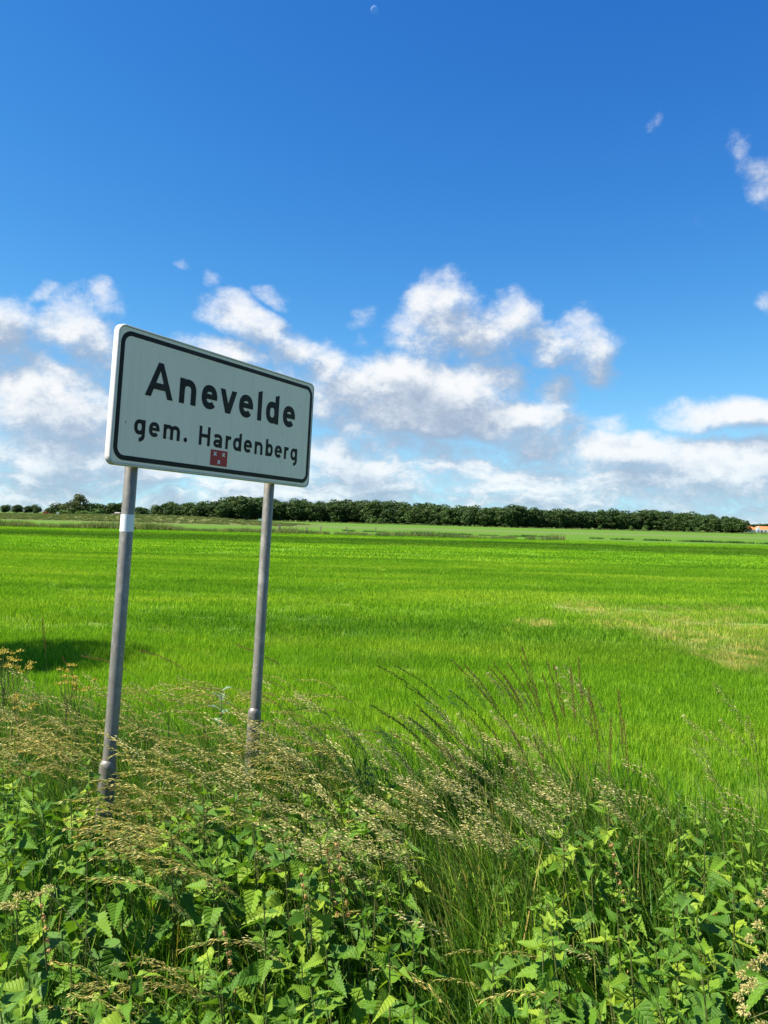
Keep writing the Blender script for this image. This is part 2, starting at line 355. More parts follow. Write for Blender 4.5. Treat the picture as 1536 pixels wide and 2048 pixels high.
# ------------------------------------------------------------------ terrain: one sheet to the horizon
MOUND = [(-58, 190, 26, 14, 1.35), (-92, 205, 30, 16, .9), (-38, 182, 16, 9, .5)]
VP0 = np.array([-.45, 5.1]); VN = np.array([.43, .9])
def verge_e(x, y): return (x - VP0[0]) * VN[0] + (y - VP0[1]) * VN[1]
def height(x, y):
    h = .03 * np.sin(x * 1.7 + 1.2) * np.sin(y * 1.3) * np.clip(1 - y / 30, 0, 1)
    e = verge_e(x, y); h = h - .06 * np.clip(e / .8 + .5, 0, 1)
    for cx, cy, rx, ry, a in MOUND: h = h + a * np.exp(-((x - cx) / rx) ** 2 - ((y - cy) / ry) ** 2)
    return h
def axis(parts):
    return np.unique(np.concatenate([np.linspace(a, b, n) for a, b, n in parts]))
def make_ground():
    xs = axis([(-6000, -1000, 6), (-1000, -150, 12), (-150, -20, 53), (-20, 20, 90), (20, 150, 20), (150, 1000, 12), (1000, 6000, 6)])
    ys = axis([(-400, -5, 8), (-5, 15, 60), (15, 150, 40), (150, 240, 46), (240, 1000, 14), (1000, 9000, 8)])
    X, Y = np.meshgrid(xs, ys); Z = height(X, Y); n, k = len(xs), len(ys)
    v = np.stack([X, Y, Z], -1).reshape(-1, 3)
    f = [(j * n + i, j * n + i + 1, (j + 1) * n + i + 1, (j + 1) * n + i) for j in range(k - 1) for i in range(n - 1)]
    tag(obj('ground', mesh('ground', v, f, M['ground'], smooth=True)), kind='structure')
make_ground()

# ------------------------------------------------------------------ scattering of uncountable growth
def scatter(name, sources, pts, rots, scl, idx, label, cat):
    """one stuff object: instances of small source meshes on points"""
    src = bpy.data.collections.new(name + '_sources')
    for i, me in enumerate(sources):
        o = bpy.data.objects.new('%s_source_%02d' % (name, i), me); src.objects.link(o)
    me = bpy.data.meshes.new(name); me.vertices.add(len(pts)); me.vertices.foreach_set('co', np.asarray(pts, np.float32).ravel())
    a = me.attributes.new('rot', 'FLOAT_VECTOR', 'POINT'); a.data.foreach_set('vector', np.asarray(rots, np.float32).ravel())
    a = me.attributes.new('scl', 'FLOAT', 'POINT'); a.data.foreach_set('value', np.asarray(scl, np.float32))
    a = me.attributes.new('idx', 'INT', 'POINT'); a.data.foreach_set('value', np.asarray(idx, np.int32))
    o = obj(name, me); tag(o, label, cat, kind='stuff')
    t = bpy.data.node_groups.new(name, 'GeometryNodeTree')
    t.interface.new_socket('Geometry', in_out='INPUT', socket_type='NodeSocketGeometry'); t.interface.new_socket('Geometry', in_out='OUTPUT', socket_type='NodeSocketGeometry')
    n = t.nodes; gi = n.new('NodeGroupInput'); go = n.new('NodeGroupOutput'); ip = n.new('GeometryNodeInstanceOnPoints')
    ci = n.new('GeometryNodeCollectionInfo'); ci.inputs['Collection'].default_value = src; ci.inputs['Separate Children'].default_value = True; ci.inputs['Reset Children'].default_value = True
    def na(nm, ty):
        q = n.new('GeometryNodeInputNamedAttribute'); q.data_type = ty; q.inputs['Name'].default_value = nm; return q.outputs[0]
    er = n.new('FunctionNodeEulerToRotation'); t.links.new(na('rot', 'FLOAT_VECTOR'), er.inputs[0])
    t.links.new(gi.outputs[0], ip.inputs['Points']); t.links.new(ci.outputs[0], ip.inputs['Instance']); ip.inputs['Pick Instance'].default_value = True
    t.links.new(na('idx', 'INT'), ip.inputs['Instance Index']); t.links.new(er.outputs[0], ip.inputs['Rotation']); t.links.new(na('scl', 'FLOAT'), ip.inputs['Scale'])
    t.links.new(ip.outputs[0], go.inputs[0])
    md = o.modifiers.new('scatter', 'NODES'); md.node_group = t
    return o

def blades(n, area, hlo, hhi, wlo, whi, bend, wind, segs, tint, mat_, droop=0.0):
    """a patch of grass blades: curved tapering strips"""
    V = []; Fc = []; Cc = []
    for i in range(n):
        x, y = (rng.random(2) - .5) * area; h = rng.uniform(hlo, hhi); w = rng.uniform(wlo, whi) / 2
        a = rng.uniform(0, 2 * math.pi); bd = rng.uniform(.15, 1) * bend
        bx, by = math.cos(a) * bd + wind[0] * rng.uniform(.3, 1), math.sin(a) * bd + wind[1] * rng.uniform(.3, 1)
        fa = rng.uniform(0, math.pi); sx, sy = math.cos(fa), math.sin(fa)
        c = tint(); k0 = len(V)
        for s in range(segs + 1):
            t = s / segs; ww = w * (1 - t ** 1.8) if s < segs else 0
            q = math.hypot(bx, by) * t ** 2
            z = h * (t - .28 * q * t - droop * max(0, t - .55) ** 2 * 3)
            px, py = x + bx * h * t * t, y + by * h * t * t
            if s < segs: V += [(px - sx * ww, py - sy * ww, z), (px + sx * ww, py + sy * ww, z)]; Cc += [c, c]
            else: V.append((px, py, z)); Cc.append(c)
        for s in range(segs - 1):
            b = k0 + 2 * s; Fc.append((b, b + 1, b + 3, b + 2))
        b = k0 + 2 * (segs - 1); Fc.append((b, b + 1, b + 2))
    return mesh('blades', V, Fc, mat_, np.array(Cc), smooth=True)

def in_frame(x, y, z, mx=110):
    px, py = to_px(x, y, z); return (px > -mx) & (px < 1536 + mx) & (py < 2048 + 260)

# --- the sown field
def field_tint():
    r = rng.random(); return np.array((.35, .5, .4)) if r < .3 else (np.array((.95, 1.0, 1.0)) if r < .72 else np.array((2.3, 1.8, 1.8)))
def make_field():
    near = [blades(620, .45, .045, .115, .0028, .005, .40, (-.08, 0), 3, field_tint, M['field_blade']) for _ in range(4)]
    mid = [blades(1300, 1.3, .05, .115, .006, .010, .4, (-.08, 0), 2, field_tint, M['field_blade']) for _ in range(4)]
    far = [blades(1300, 4.2, .06, .13, .018, .032, .4, (-.08, 0), 2, field_tint, M['field_blade']) for _ in range(4)]
    P = []; RO = []; SC = []; ID = []
    for base, (y0, y1), st, dup_ in ((0, (3.6, 11.5), .30, 1), (4, (11, 36), .85, 1), (8, (35, 92), 2.7, 1)):
        ys = np.arange(y0, y1, st)
        for yy in ys:
            xm = yy * .58 + 1.2
            xs = np.arange(-xm, xm, st); n = len(xs)
            x = xs + (rng.random(n) - .5) * st; y = yy + (rng.random(n) - .5) * st
            e = verge_e(x, y); ok = e > .05
            if base == 8: ok &= y < 88 + .05 * x
            x, y = x[ok], y[ok]
            dry = np.zeros(len(x))
            for cx, cy, rx, ry, w_ in SPOTS: dry = np.maximum(dry, w_ * np.clip(1.3 - np.hypot((x - cx) / rx, (y - cy) / ry), 0, 1))
            for a, b, d in zip(x, y, dry):
                P.append((a, b, float(height(np.array(a), np.array(b))) - .005)); RO.append((0, 0, rng.uniform(0, 6.28))); SC.append(rng.uniform(.85, 1.2) * (1 - .45 * d)); ID.append(base + rng.integers(4))
    scatter('field_grass', near + mid + far, P, RO, SC, ID, 'bright green short sown grass covering the whole field behind the sign', 'grass')
make_field()

# --- rough grass of the verge
def verge_tint():
    r = rng.random()
    if r < .07: return np.array((.34, .28, .09))
    if r < .42: return np.array((.042, .115, .012))
    if r < .8: return np.array((.080, .185, .016))
    return np.array((.22, .35, .04))
def make_verge():
    tall = [blades(26, .16, .32, .62, .004, .0085, .45, (-.42, -.08), 5, verge_tint, M['verge_blade'], .12) for _ in range(6)]
    tall += [blades(9, .14, .40, .70, .008, .013, .55, (-.3, -.1), 7, verge_tint, M['verge_blade'], .2) for _ in range(2)]
    low = [blades(60, .22, .12, .34, .003, .006, .8, (-.25, 0), 4, verge_tint, M['verge_blade'], .1) for _ in range(4)]
    P = []; RO = []; SC = []; ID = []
    N = 15000
    x = rng.uniform(-4.6, 4.2, N); y = rng.uniform(.75, 7.2, N); e = verge_e(x, y) + rng.normal(0, .10, N)
    ok = (e < 0) & in_frame(x, y, np.full(N, .3)) & (y > .9 + .0 * x)
    x, y = x[ok], y[ok]; px, py = to_px(x, y, np.full(len(x), .35))
    for a, b, u, v in zip(x, y, px, py):
        thin = .62 if v < 1650 else .85
        if rng.random() > thin: continue
        t = rng.random() < .55
        right = 960 < u < 1290 and 1480 < v < 1900          # the stand of upright tall grass right of the middle
        s = rng.uniform(.75, 1.15)
        if right: t = True; s *= 1.12
        if b < 1.9: s *= .8
        P.append((a, b, float(height(np.array(a), np.array(b))) - .01)); RO.append((rng.normal(0, .08), rng.normal(0, .08) + (0.1 if right else 0), rng.normal(0, .75))); SC.append(s); ID.append(rng.integers(8) if t else 8 + rng.integers(4))
    scatter('verge_grass', tall + low, P, RO, SC, ID, 'rough green grass growing thickly through the roadside verge', 'grass')
make_verge()

# --- seeding grasses of the verge
def seed_stalk(h, lean, droop, plen, nspk, pal, spread, slen=.015, swid=.0030, az=0.0):
    """a bent culm with an open panicle; bends towards -X"""
    b = MB(); n = 9; pts = []
    L = h
    for i in range(n + 1):
        t = i / n; ang = lean * t + droop * max(0, t - .45) ** 1.5 * 2.2
        pts.append((0, 0, 0) if i == 0 else (pts[-1][0] - math.sin(ang) * L / n, pts[-1][1] + rng.normal(0, .0015), pts[-1][2] + math.cos(ang) * L / n))
    stem_c = (.19, .23, .05)
    b.tube(pts, [.0019 * (1 - .7 * i / n) for i in range(n + 1)], 3, False, stem_c)
    P = np.array(pts)
    def along(t):
        f = t * n; i = min(int(f), n - 1); d = P[i + 1] - P[i]; return P[i] + d * (f - i), d / np.linalg.norm(d)
    for k in range(nspk):
        t = 1 - plen / L * (k + rng.random()) / nspk; q, d = along(t)
        u = (1 - t) * L / plen                                   # 0 at tip, 1 at panicle base
        side = np.array([rng.normal(), rng.normal(), rng.normal() - .4]); side -= d * (side @ d); side /= np.linalg.norm(side) + 1e-6
        r = spread * (0.25 + u * (1.15 - u)) * rng.uniform(.2, 1.1)
        c0 = q + side * r + d * r * 1.1 + np.array([-.15, 0, -.35]) * r
        ax = d * 1.0 + side * .22 + np.array([-.12, 0, -.22]) + rng.normal(0, .16, 3); ax /= np.linalg.norm(ax)
        w = np.cross(ax, rng.normal(0, 1, 3)); w /= np.linalg.norm(w) + 1e-6; w2 = np.cross(ax, w)
        sl = slen * rng.uniform(.7, 1.2); sw = swid * rng.uniform(.8, 1.2)
        tip = c0 + ax * sl; mid = c0 + ax * sl * .42
        col = pal[rng.integers(len(pal))]
        b.add([c0, mid + w * sw / 2, tip, mid - w * sw / 2, mid + w2 * sw / 2], [(0, 1, 4), (1, 2, 4), (2, 3, 4), (3, 0, 4)], np.array(col) * rng.uniform(.8, 1.15))
        if k % 5 == 0: b.tube([q, c0], .0006, 3, False, stem_c)
    return b, P
STRAW = [(.58, .46, .13), (.50, .40, .10), (.68, .57, .21), (.26, .20, .05), (.32, .34, .07), (.28, .33, .08)]
CREAM = [(.60, .53, .20), (.46, .46, .13), (.70, .63, .31), (.30, .35, .08), (.54, .45, .18)]
GREENISH = [(.30, .34, .12), (.42, .42, .18), (.24, .28, .09)]
def make_seed_grass():
    protos = []; tips = []
    specs = [(.82, .35, 1.25, .24, 64, STRAW, .007), (.76, .5, 1.4, .21, 56, STRAW, .007), (.72, .55, 1.5, .19, 52, STRAW + GREENISH, .006), (.84, .3, 1.4, .26, 70, STRAW, .008), (.68, .6, 1.3, .18, 48, STRAW, .007),
             (.78, .25, .7, .16, 60, CREAM, .024, .013, .0035), (.70, .3, .85, .14, 52, CREAM, .027, .013, .0036), (.74, .15, .6, .17, 62, CREAM + GREENISH, .024, .013, .0034), (.64, .35, .9, .13, 46, CREAM, .025, .013, .0036)]
    for s in specs:
        b, P = seed_stalk(*s); protos.append(mesh('seed_stalk', b.v, b.f, M['seed'], np.array(b.c))); tips.append(P)
    # zones: where the heads show; polygon box in the photo, number, which kinds, head height
    zones = [(0, 210, 1365, 1560, 90, (0, 1, 2, 3, 4, 6, 8), (.46, .70)), (245, 700, 1365, 1560, 165, (0, 1, 2, 3, 4, 4, 8, 6), (.48, .72)), (0, 200, 1480, 1560, 24, (0, 1, 4), (.5, .65)),
             (235, 400, 1540, 1690, 50, (0, 1, 2, 3, 4), (.55, .72)), (560, 900, 1450, 1650, 70, (5, 6, 7, 8, 4), (.45, .68)), (820, 1180, 1470, 1720, 90, (5, 6, 7, 8), (.5, .75)),
             (900, 1230, 1380, 1480, 22, (5, 7), (.62, .85)), (560, 860, 1640, 1760, 40, (5, 6, 8), (.5, .65)), (960, 1290, 1600, 1720, 22, (6, 8), (.5, .65)), (1240, 1536, 1570, 1680, 12, (5, 7, 6), (.55, .75)),
             (180, 480, 1950, 2060, 14, (0, 3), (.45, .6)), (280, 470, 1700, 1790, 12, (0, 3), (.6, .7)), (450, 1300, 1750, 2040, 14, (1, 4, 8), (.4, .6)), (1420, 1536, 1440, 1600, 9, (5, 6, 7), (.5, .7))]
    zones += [(470, 570, 1470, 1545, 22, (0, 2, 4, 8), (.5, .66)), (430, 620, 1560, 1650, 22, (2, 4, 8), (.5, .66))]
    P = []; RO = []; SC = []; ID = []
    for (x0, x1, y0, y1, n, kinds, (h0, h1)) in zones:
        for _ in range(n):
            px, py = rng.uniform(x0, x1), rng.uniform(y0, y1); h = rng.uniform(h0, h1)
            q = on_plane(px, py, h); tries = 0
            while verge_e(q[0], q[1]) > -.02 and tries < 12: h += .05; q = on_plane(px, py, h); tries += 1
            k = kinds[rng.integers(len(kinds))]; T = tips[k]; m_ = T[-3]
            s = h / m_[2]
            if s > 1.45 or s < .4: continue
            rz = rng.normal(.15, .30); c, sn = math.cos(rz), math.sin(rz)
            ox, oy = (c * m_[0] - sn * m_[1]) * s, (sn * m_[0] + c * m_[1]) * s
            bx, by = q[0] - ox, q[1] - oy
            P.append((bx, by, float(height(np.array(bx), np.array(by))))); RO.append((0, 0, rz)); SC.append(s); ID.append(k)
    scatter('seeding_grass', protos, P, RO, SC, ID, 'straw and cream coloured seed heads of wind-bent grass across the verge', 'grass')
make_seed_grass()

# ------------------------------------------------------------------ the sign
LEAN = Vector((.0235, .011, 1)).normalized()
TH = .5343
_n = Vector((math.cos(TH), -math.sin(TH), 0)); _u = Vector((math.sin(TH), math.cos(TH), 0))
_u = (_u - LEAN * _u.dot(LEAN)).normalized(); _n = _u.cross(LEAN).normalized()     # face normal
SIGN_O = Vector((-1.2412, 3.4557, .2223 + CAM_Z)); SW, SH, ST = 1.526, .652, .034
base1 = SIGN_O - LEAN * (SIGN_O.z / LEAN.z)
sign = empty('place_name_sign', base1)
tag(sign, 'white place-name sign with black lettering and border on two galvanised posts', 'road sign')
# local frame: X along the board, Y into the board (away from the face), Z up
SM = Matrix(((_u.x, -_n.x, LEAN.x, 0), (_u.y, -_n.y, LEAN.y, 0), (_u.z, -_n.z, LEAN.z, 0), (0, 0, 0, 1)))
ZB = (SIGN_O - base1).length                                                         # board bottom above the sign's own base
sign.matrix_world = Matrix.Translation(base1) @ SM
def rrect(x0, x1, z0, z1, r, k=7):
    pts = []
    for cx, cz, a0 in ((x1 - r, z1 - r, 0), (x0 + r, z1 - r, 90), (x0 + r, z0 + r, 180), (x1 - r, z0 + r, 270)):
        for i in range(k + 1): a = R(a0 + 90 * i / k); pts.append((cx + r * math.cos(a), cz + r * math.sin(a)))
    return pts
def lofted(loops):                               # loops of (x,z) lists with a depth y each, closed cap at the end
    b = MB(); n = len(loops[0][0]); v = []; f = []
    for pts, y in loops: v += [(x, y, z + ZB) for x, z in pts]
    for j in range(len(loops) - 1):
        for i in range(n): f.append((j * n + i, j * n + (i + 1) % n, (j + 1) * n + (i + 1) % n, (j + 1) * n + i))
    return b, v, f, n
# rim: folded aluminium edge, rounded front lip
lo = [(rrect(.010, SW - .010, .010, SH - .010, .030), .0015), (rrect(.0095, SW - .0095, .0095, SH - .0095, .0305), -.0025), (rrect(.006, SW - .006, .006, SH - .006, .034), -.004), (rrect(.002, SW - .002, .002, SH - .002, .038), -.002), (rrect(0, SW, 0, SH, .04), .004), (rrect(0, SW, 0, SH, .04), ST - .004), (rrect(.003, SW - .003, .003, SH - .003, .037), ST), (rrect(.014, SW - .014, .014, SH - .014, .028), ST)]
b, v, f, n = lofted(lo); b.add(v, [q[::-1] for q in f]); rim = b.build('rim', M['rim'], sign, True)
rim.modifiers.new('edge', 'EDGE_SPLIT').split_angle = R(50)
# panel: the flat sheet, set just behind the lip with a thin dark joint round it
b, v, f, n = lofted([(rrect(.0115, SW - .0115, .0115, SH - .0115, .0285), .0), (rrect(.0115, SW - .0115, .0115, SH - .0115, .0285), ST - .002)])
b.add(v, [q[::-1] for q in f] + [tuple(range(n)), tuple(range(2 * n - 1, n - 1, -1))]); b.build('panel', M['face'], sign)
b, v, f, n = lofted([(rrect(.009, SW - .009, .009, SH - .009, .03), .0012), (rrect(.0125, SW - .0125, .0125, SH - .0125, .0275), .0012)])
# black border band, 1 mm proud
bo = rrect(.018, SW - .016, .025, SH - .026, .062, 9); bi = rrect(.041, SW - .039, .048, SH - .048, .040, 9)
b = MB(); n = len(bo); v = [(x, -.001, z + ZB) for x, z in bo] + [(x, -.001, z + ZB) for x, z in bi] + [(x, .0005, z + ZB) for x, z in bo] + [(x, .0005, z + ZB) for x, z in bi]
f = []
for i in range(n):
    j = (i + 1) % n; f += [(i, n + i, n + j, j), (i, j, 2 * n + j, 2 * n + i), (n + j, n + i, 3 * n + i, 3 * n + j)]
b.add(v, f); b.build('border', M['black'], sign)

def ribbon(path, w):
    """constant-width stroke along a centre line -> quads in 2D"""
    p = [np.array(q, float) for q in path]; out = []
    for i in range(len(p)):
        if i == 0: d = p[1] - p[0]; nn = np.array([-d[1], d[0]]) / np.linalg.norm(d); k = 1
        elif i == len(p) - 1: d = p[-1] - p[-2]; nn = np.array([-d[1], d[0]]) / np.linalg.norm(d); k = 1
        else:
            d1 = (p[i] - p[i - 1]) / np.linalg.norm(p[i] - p[i - 1]); d2 = (p[i + 1] - p[i]) / np.linalg.norm(p[i + 1] - p[i])
            n1 = np.array([-d1[1], d1[0]]); n2 = np.array([-d2[1], d2[0]]); nn = n1 + n2; nn /= np.linalg.norm(nn); k = 1 / max(.5, nn @ n1)
        out.append((p[i] + nn * w / 2 * k, p[i] - nn * w / 2 * k))
    return [[out[i][0], out[i + 1][0], out[i + 1][1], out[i][1]] for i in range(len(out) - 1)]
def arc(cx, cy, rx, ry, a0, a1, n=18, pw=.86):
    pts = []
    for i in range(n + 1):
        a = R(a0 + (a1 - a0) * i / n); c, s = math.cos(a), math.sin(a)
        pts.append((cx + rx * math.copysign(abs(c) ** pw, c), cy + ry * math.copysign(abs(s) ** pw, s)))
    return pts
def glyph(ch, w, xh, cap, s):
    """strokes of a traffic-sign letter; each entry a list of quads"""
    h = s / 2; asc = cap * 1.01; cut = s * .32; G = []
    def stem(x, top, bottom=0, slant=False): G.append([[(x, bottom), (x + s, bottom), (x + s, top), (x, top - (cut if slant else 0))]])
    def ring(x0, x1): G.append(ribbon(arc((x0 + x1) / 2, xh / 2, (x1 - x0) / 2 - h, xh / 2 - h, 0, 360, 32), s))
    if ch == 'A':
        k = s * 1.03; t = s * .86
        G.append([[(0, 0), (k, 0), (w / 2 + t / 2, cap), (w / 2 - t / 2, cap)]]); G.append([[(w - k, 0), (w, 0), (w / 2 + t / 2, cap), (w / 2 - t / 2, cap)]])
        G.append([[(w * .22, cap * .225), (w * .78, cap * .225), (w * .70, cap * .415), (w * .30, cap * .415)]])
    elif ch == 'v':
        k = s * 1.08
        G.append([[(0, xh), (w / 2 - k / 2, 0), (w / 2 + k / 2, 0), (k, xh)]]); G.append([[(w, xh), (w - k, xh), (w / 2 - k / 2, 0), (w / 2 + k / 2, 0)]])
    elif ch == 'e':
        G.append(ribbon(arc(w / 2, xh / 2, w / 2 - h, xh / 2 - h, -2, 318, 30), s)); G.append([[(s * .6, xh * .415), (w - .2, xh * .415), (w - .2, xh * .415 + s * .78), (s * .6, xh * .415 + s * .78)]])
    elif ch == 'n':
        stem(0, xh); ry = min(xh * .42, (w - s) * .5)
        G.append(ribbon([(h, xh - ry - h)] + arc(w / 2, xh - h - ry, w / 2 - h, ry, 172, 0, 16) + [(w - h, 0)], s))
    elif ch == 'm':
        stem(0, xh); q = (w - s) / 2; ry = q * .5
        for k in (0, 1):
            x0 = h + k * q; G.append(ribbon([(x0, xh - ry - h - 1)] + arc(x0 + q / 2, xh - h - ry, q / 2, ry, 172, 0, 14) + [(x0 + q, 0)], s))
    elif ch == 'l': stem(0, asc, 0, True)
    elif ch == 'd': ring(0, w - s * .12); stem(w - s, asc, 0, True)
    elif ch == 'b': ring(s * .12, w); G.append([[(0, 0), (s, 0), (s, asc), (0, asc - cut)]])
    elif ch == 'g':
        ring(0, w - s * .12); ds = xh * .47
        G.append(ribbon([(w - h, xh), (w - h, -ds * .05)] + arc(w * .36, -ds * .05, w * .64 - h, ds * .95 - h, -8, -78, 10), s))
    elif ch == 'a':
        G.append(ribbon(arc(w * .46, xh - h - xh * .26, w * .54 - h, xh * .26, 150, 0, 14) + [(w - h, 0)], s))
        G.append(ribbon(arc(w * .46, xh * .305, w * .46 - h, xh * .305 - h, 0, 360, 26), s * .94))
    elif ch == 'r':
        stem(0, xh); G.append(ribbon([(h, xh * .5)] + arc(w * .62, xh * .55, w * .62 - h, xh * .45 - h, 168, 62, 10), s))
    elif ch == 'H':
        stem(0, cap); stem(w - s, cap); G.append([[(s * .5, cap * .42), (w - s * .5, cap * .42), (w - s * .5, cap * .42 + s * .95), (s * .5, cap * .42 + s * .95)]])
    elif ch == '.':
        c = [(w / 2 + w / 2 * math.cos(2 * math.pi * i / 20), w / 2 + w / 2 * math.sin(2 * math.pi * i / 20)) for i in range(20)]; G.append([c])
    return G
def letter(ch, x0, x1, base, xh, cap, s):
    b = MB()
    for k, quads in enumerate(glyph(ch, x1 - x0, xh, cap, s)):
        y = -.0012 - .00018 * k
        for q in quads:
            a = sum(q[i][0] * q[(i + 1) % len(q)][1] - q[(i + 1) % len(q)][0] * q[i][1] for i in range(len(q)))
            if a < 0: q = q[::-1]
            n = len(q); v = [((x0 + p[0]) / 1000, y, (base + p[1]) / 1000 + ZB) for p in q] + [((x0 + p[0]) / 1000, .0005, (base + p[1]) / 1000 + ZB) for p in q]
            b.add(v, [tuple(range(n))] + [(i + n, (i + 1) % n + n, (i + 1) % n, i) for i in range(n)])
    o = b.build('letter' if ch != '.' else 'full_stop', M['black'], sign); return o
for ch, a, c in (('A', 179, 356), ('n', 397, 512), ('e', 553, 667), ('v', 689, 819), ('e', 842, 957), ('l', 998, 1034), ('d', 1073, 1188), ('e', 1230, 1345)):
    letter(ch, a, c, 346, 127, 171, 35)
for ch, a, c in (('g', 130, 196), ('e', 220, 285), ('m', 311, 419), ('.', 447, 471), ('H', 554, 634), ('a', 661, 726), ('r', 753, 802), ('d', 814, 880), ('e', 902, 968), ('n', 993, 1062), ('b', 1090, 1154), ('e', 1173, 1239), ('r', 1261, 1308), ('g', 1324, 1388)):
    letter(ch, a, c, 154, 72, 99, 19)
# municipal emblem: red field, three white saltires
b = MB(); b.box((.646, -.0022, .0585 + ZB), (.773, .0004, .141 + ZB)); emb = b.build('emblem', M['red'], sign); emb['label'] = 'red municipal emblem with three white crosses'
for cx, cz in ((.678, .120), (.742, .120), (.709, .079)):
    b = MB()
    for k, sg in enumerate((1, -1)):
        r = .0125; w0, w1 = .0022, .0042; d = np.array((.72 * sg, .69)); nn = np.array((-d[1], d[0]))
        for e_ in (1, -1):
            p = [nn * w0, d * r * e_ + nn * w1, d * r * e_ - nn * w1, -nn * w0]
            if e_ < 0: p = [d * r * e_ + nn * w1, nn * w0, -nn * w0, d * r * e_ - nn * w1]
            y = -.0026 - .0002 * k
            q = [(cx + s[0], y, cz + s[1] + ZB) for s in p]; ar = sum(q[i][0] * q[(i + 1) % 4][2] - q[(i + 1) % 4][0] * q[i][2] for i in range(4))
            b.add(q if ar > 0 else q[::-1], [(0, 1, 2, 3)])
    b.build('cross', M['white'], emb)
# posts behind the board, sleeves set in the ground, clamps
PR = .0305
inv = sign.matrix_world.inverted()
def post_local(px, py):
    p = inv @ Vector((px, py, SIGN_O.z)); return p.x
for i, xw in enumerate((post_local(-1.1963, 3.6485), post_local(-.6706, 4.5388))):
    yc = ST + PR + .001
    b = MB(); b.tube([(xw, yc, -.35), (xw, yc, ZB + SH - .06), (xw, yc, ZB + SH - .055)], [PR, PR, PR * .9], 28); post = b.build('post', M['zinc'], sign, True)
    post.modifiers.new('edge', 'EDGE_SPLIT').split_angle = R(40)
    zt = .60 if i == 0 else .66
    b = MB(); r = .0385; ox = -.006
    b.tube([(xw + ox, yc, -.35), (xw + ox, yc, zt - .012), (xw + ox, yc, zt - .004), (xw + ox * .5, yc, zt), (xw, yc, zt)], [r, r, r * .97, r * .9, PR * .98], 28, False); b.build('sleeve', M['zinc'], post, True)
    b = MB(); b.tube([(xw + .01, yc - r - .004, zt - .055), (xw + .01, yc - r - .013, zt - .055)], [.011, .010], 6); b.build('bolt', M['zinc'], post)
    for zz in (ZB + .14, ZB + SH - .14):
        b = MB(); b.tube([(xw, yc, zz - .02), (xw, yc, zz + .02)], PR + .003, 20); b.box((xw - .055, ST + .001, zz - .018), (xw + .055, ST + .006, zz + .018)); b.build('clamp', M['zinc'], post)
    if i == 0:
        def zpix(py):                                     # height along the post at a pixel row
            best = min(np.linspace(-1.5, 1, 1200), key=lambda t: abs(to_px(*[np.array(c) for c in (sign.matrix_world @ Vector((xw, yc, ZB + t)))])[1] - py)); return ZB + float(best)
        z0, z1 = zpix(1063.5), zpix(1028.5)
        n = 24
        for nm, m_, a0, a1, zz0, r2 in (('reflective_band', 'band', 0, 360, z0, PR + .0012), ('reflective_band', 'band_dirty', -38, 60, z0, PR + .002)):
            v = []; f = []
            zt_ = z1 if nm and m_ == 'band' else z0 + (z1 - z0) * .52
            for k in range(n + 1):
                a = R(a0 + (a1 - a0) * k / n); v += [(xw + r2 * math.cos(a), yc + r2 * math.sin(a), zz0), (xw + r2 * math.cos(a), yc + r2 * math.sin(a), zt_)]
            for k in range(n): f.append((2 * k, 2 * k + 2, 2 * k + 3, 2 * k + 1))
            bb = MB(); bb.add(v, f); bb.build('reflective_band', M[m_], post, True)

# ------------------------------------------------------------------ trees
def leaf_cloud(lobes, n, size, tint=(.75, 1.2), flat=.0, shell=.55):
    """leaf clumps spread through ellipsoid lobes: small bent quads, thinner towards the middle"""
    L = np.array(lobes, float); vol = L[:, 3] * L[:, 4] * L[:, 5]; w = vol ** .67; w /= w.sum()
    k = rng.choice(len(L), n, p=w); d = rng.normal(size=(n, 3)); d /= np.linalg.norm(d, axis=1)[:, None]
    r = rng.uniform(shell, 1.08, n) ** .7
    c = L[k, :3] + d * L[k, 3:6] * r[:, None]
    nr = d + rng.normal(0, .6, (n, 3)) + np.array([0, 0, .25]); nr /= np.linalg.norm(nr, axis=1)[:, None]
    a = np.cross(nr, rng.normal(size=(n, 3))); a /= np.linalg.norm(a, axis=1)[:, None]; b = np.cross(nr, a)
    s = rng.uniform(.6, 1.35, n)[:, None] * size
    V = np.stack([c - a * s, c - b * s * .62 + nr * s * .1, c + a * s, c + b * s * .62 + nr * s * .1], 1).reshape(-1, 3)
    Fc = (np.arange(n) * 4)[:, None] + np.arange(4)
    lobet = rng.uniform(.78, 1.22, len(L))
    col = (rng.uniform(*tint, n) * lobet[k])[:, None] * np.ones(3); col = np.repeat(col, 4, 0)
    return V, Fc, col
def fast_mesh(name, V, Fc, m_, col):
    me = bpy.data.meshes.new(name); n = len(Fc); k = Fc.shape[1]
    me.vertices.add(len(V)); me.vertices.foreach_set('co', V.astype(np.float32).ravel()); me.loops.add(n * k); me.loops.foreach_set('vertex_index', Fc.astype(np.int32).ravel())
    me.polygons.add(n); me.polygons.foreach_set('loop_start', np.arange(0, n * k, k, dtype=np.int32)); me.materials.append(m_)
    a = me.color_attributes.new('Col', 'FLOAT_COLOR', 'POINT'); c = np.ones((len(V), 4), np.float32); c[:, :3] = col; a.data.foreach_set('color', c.ravel())
    me.update(calc_edges=True); return me
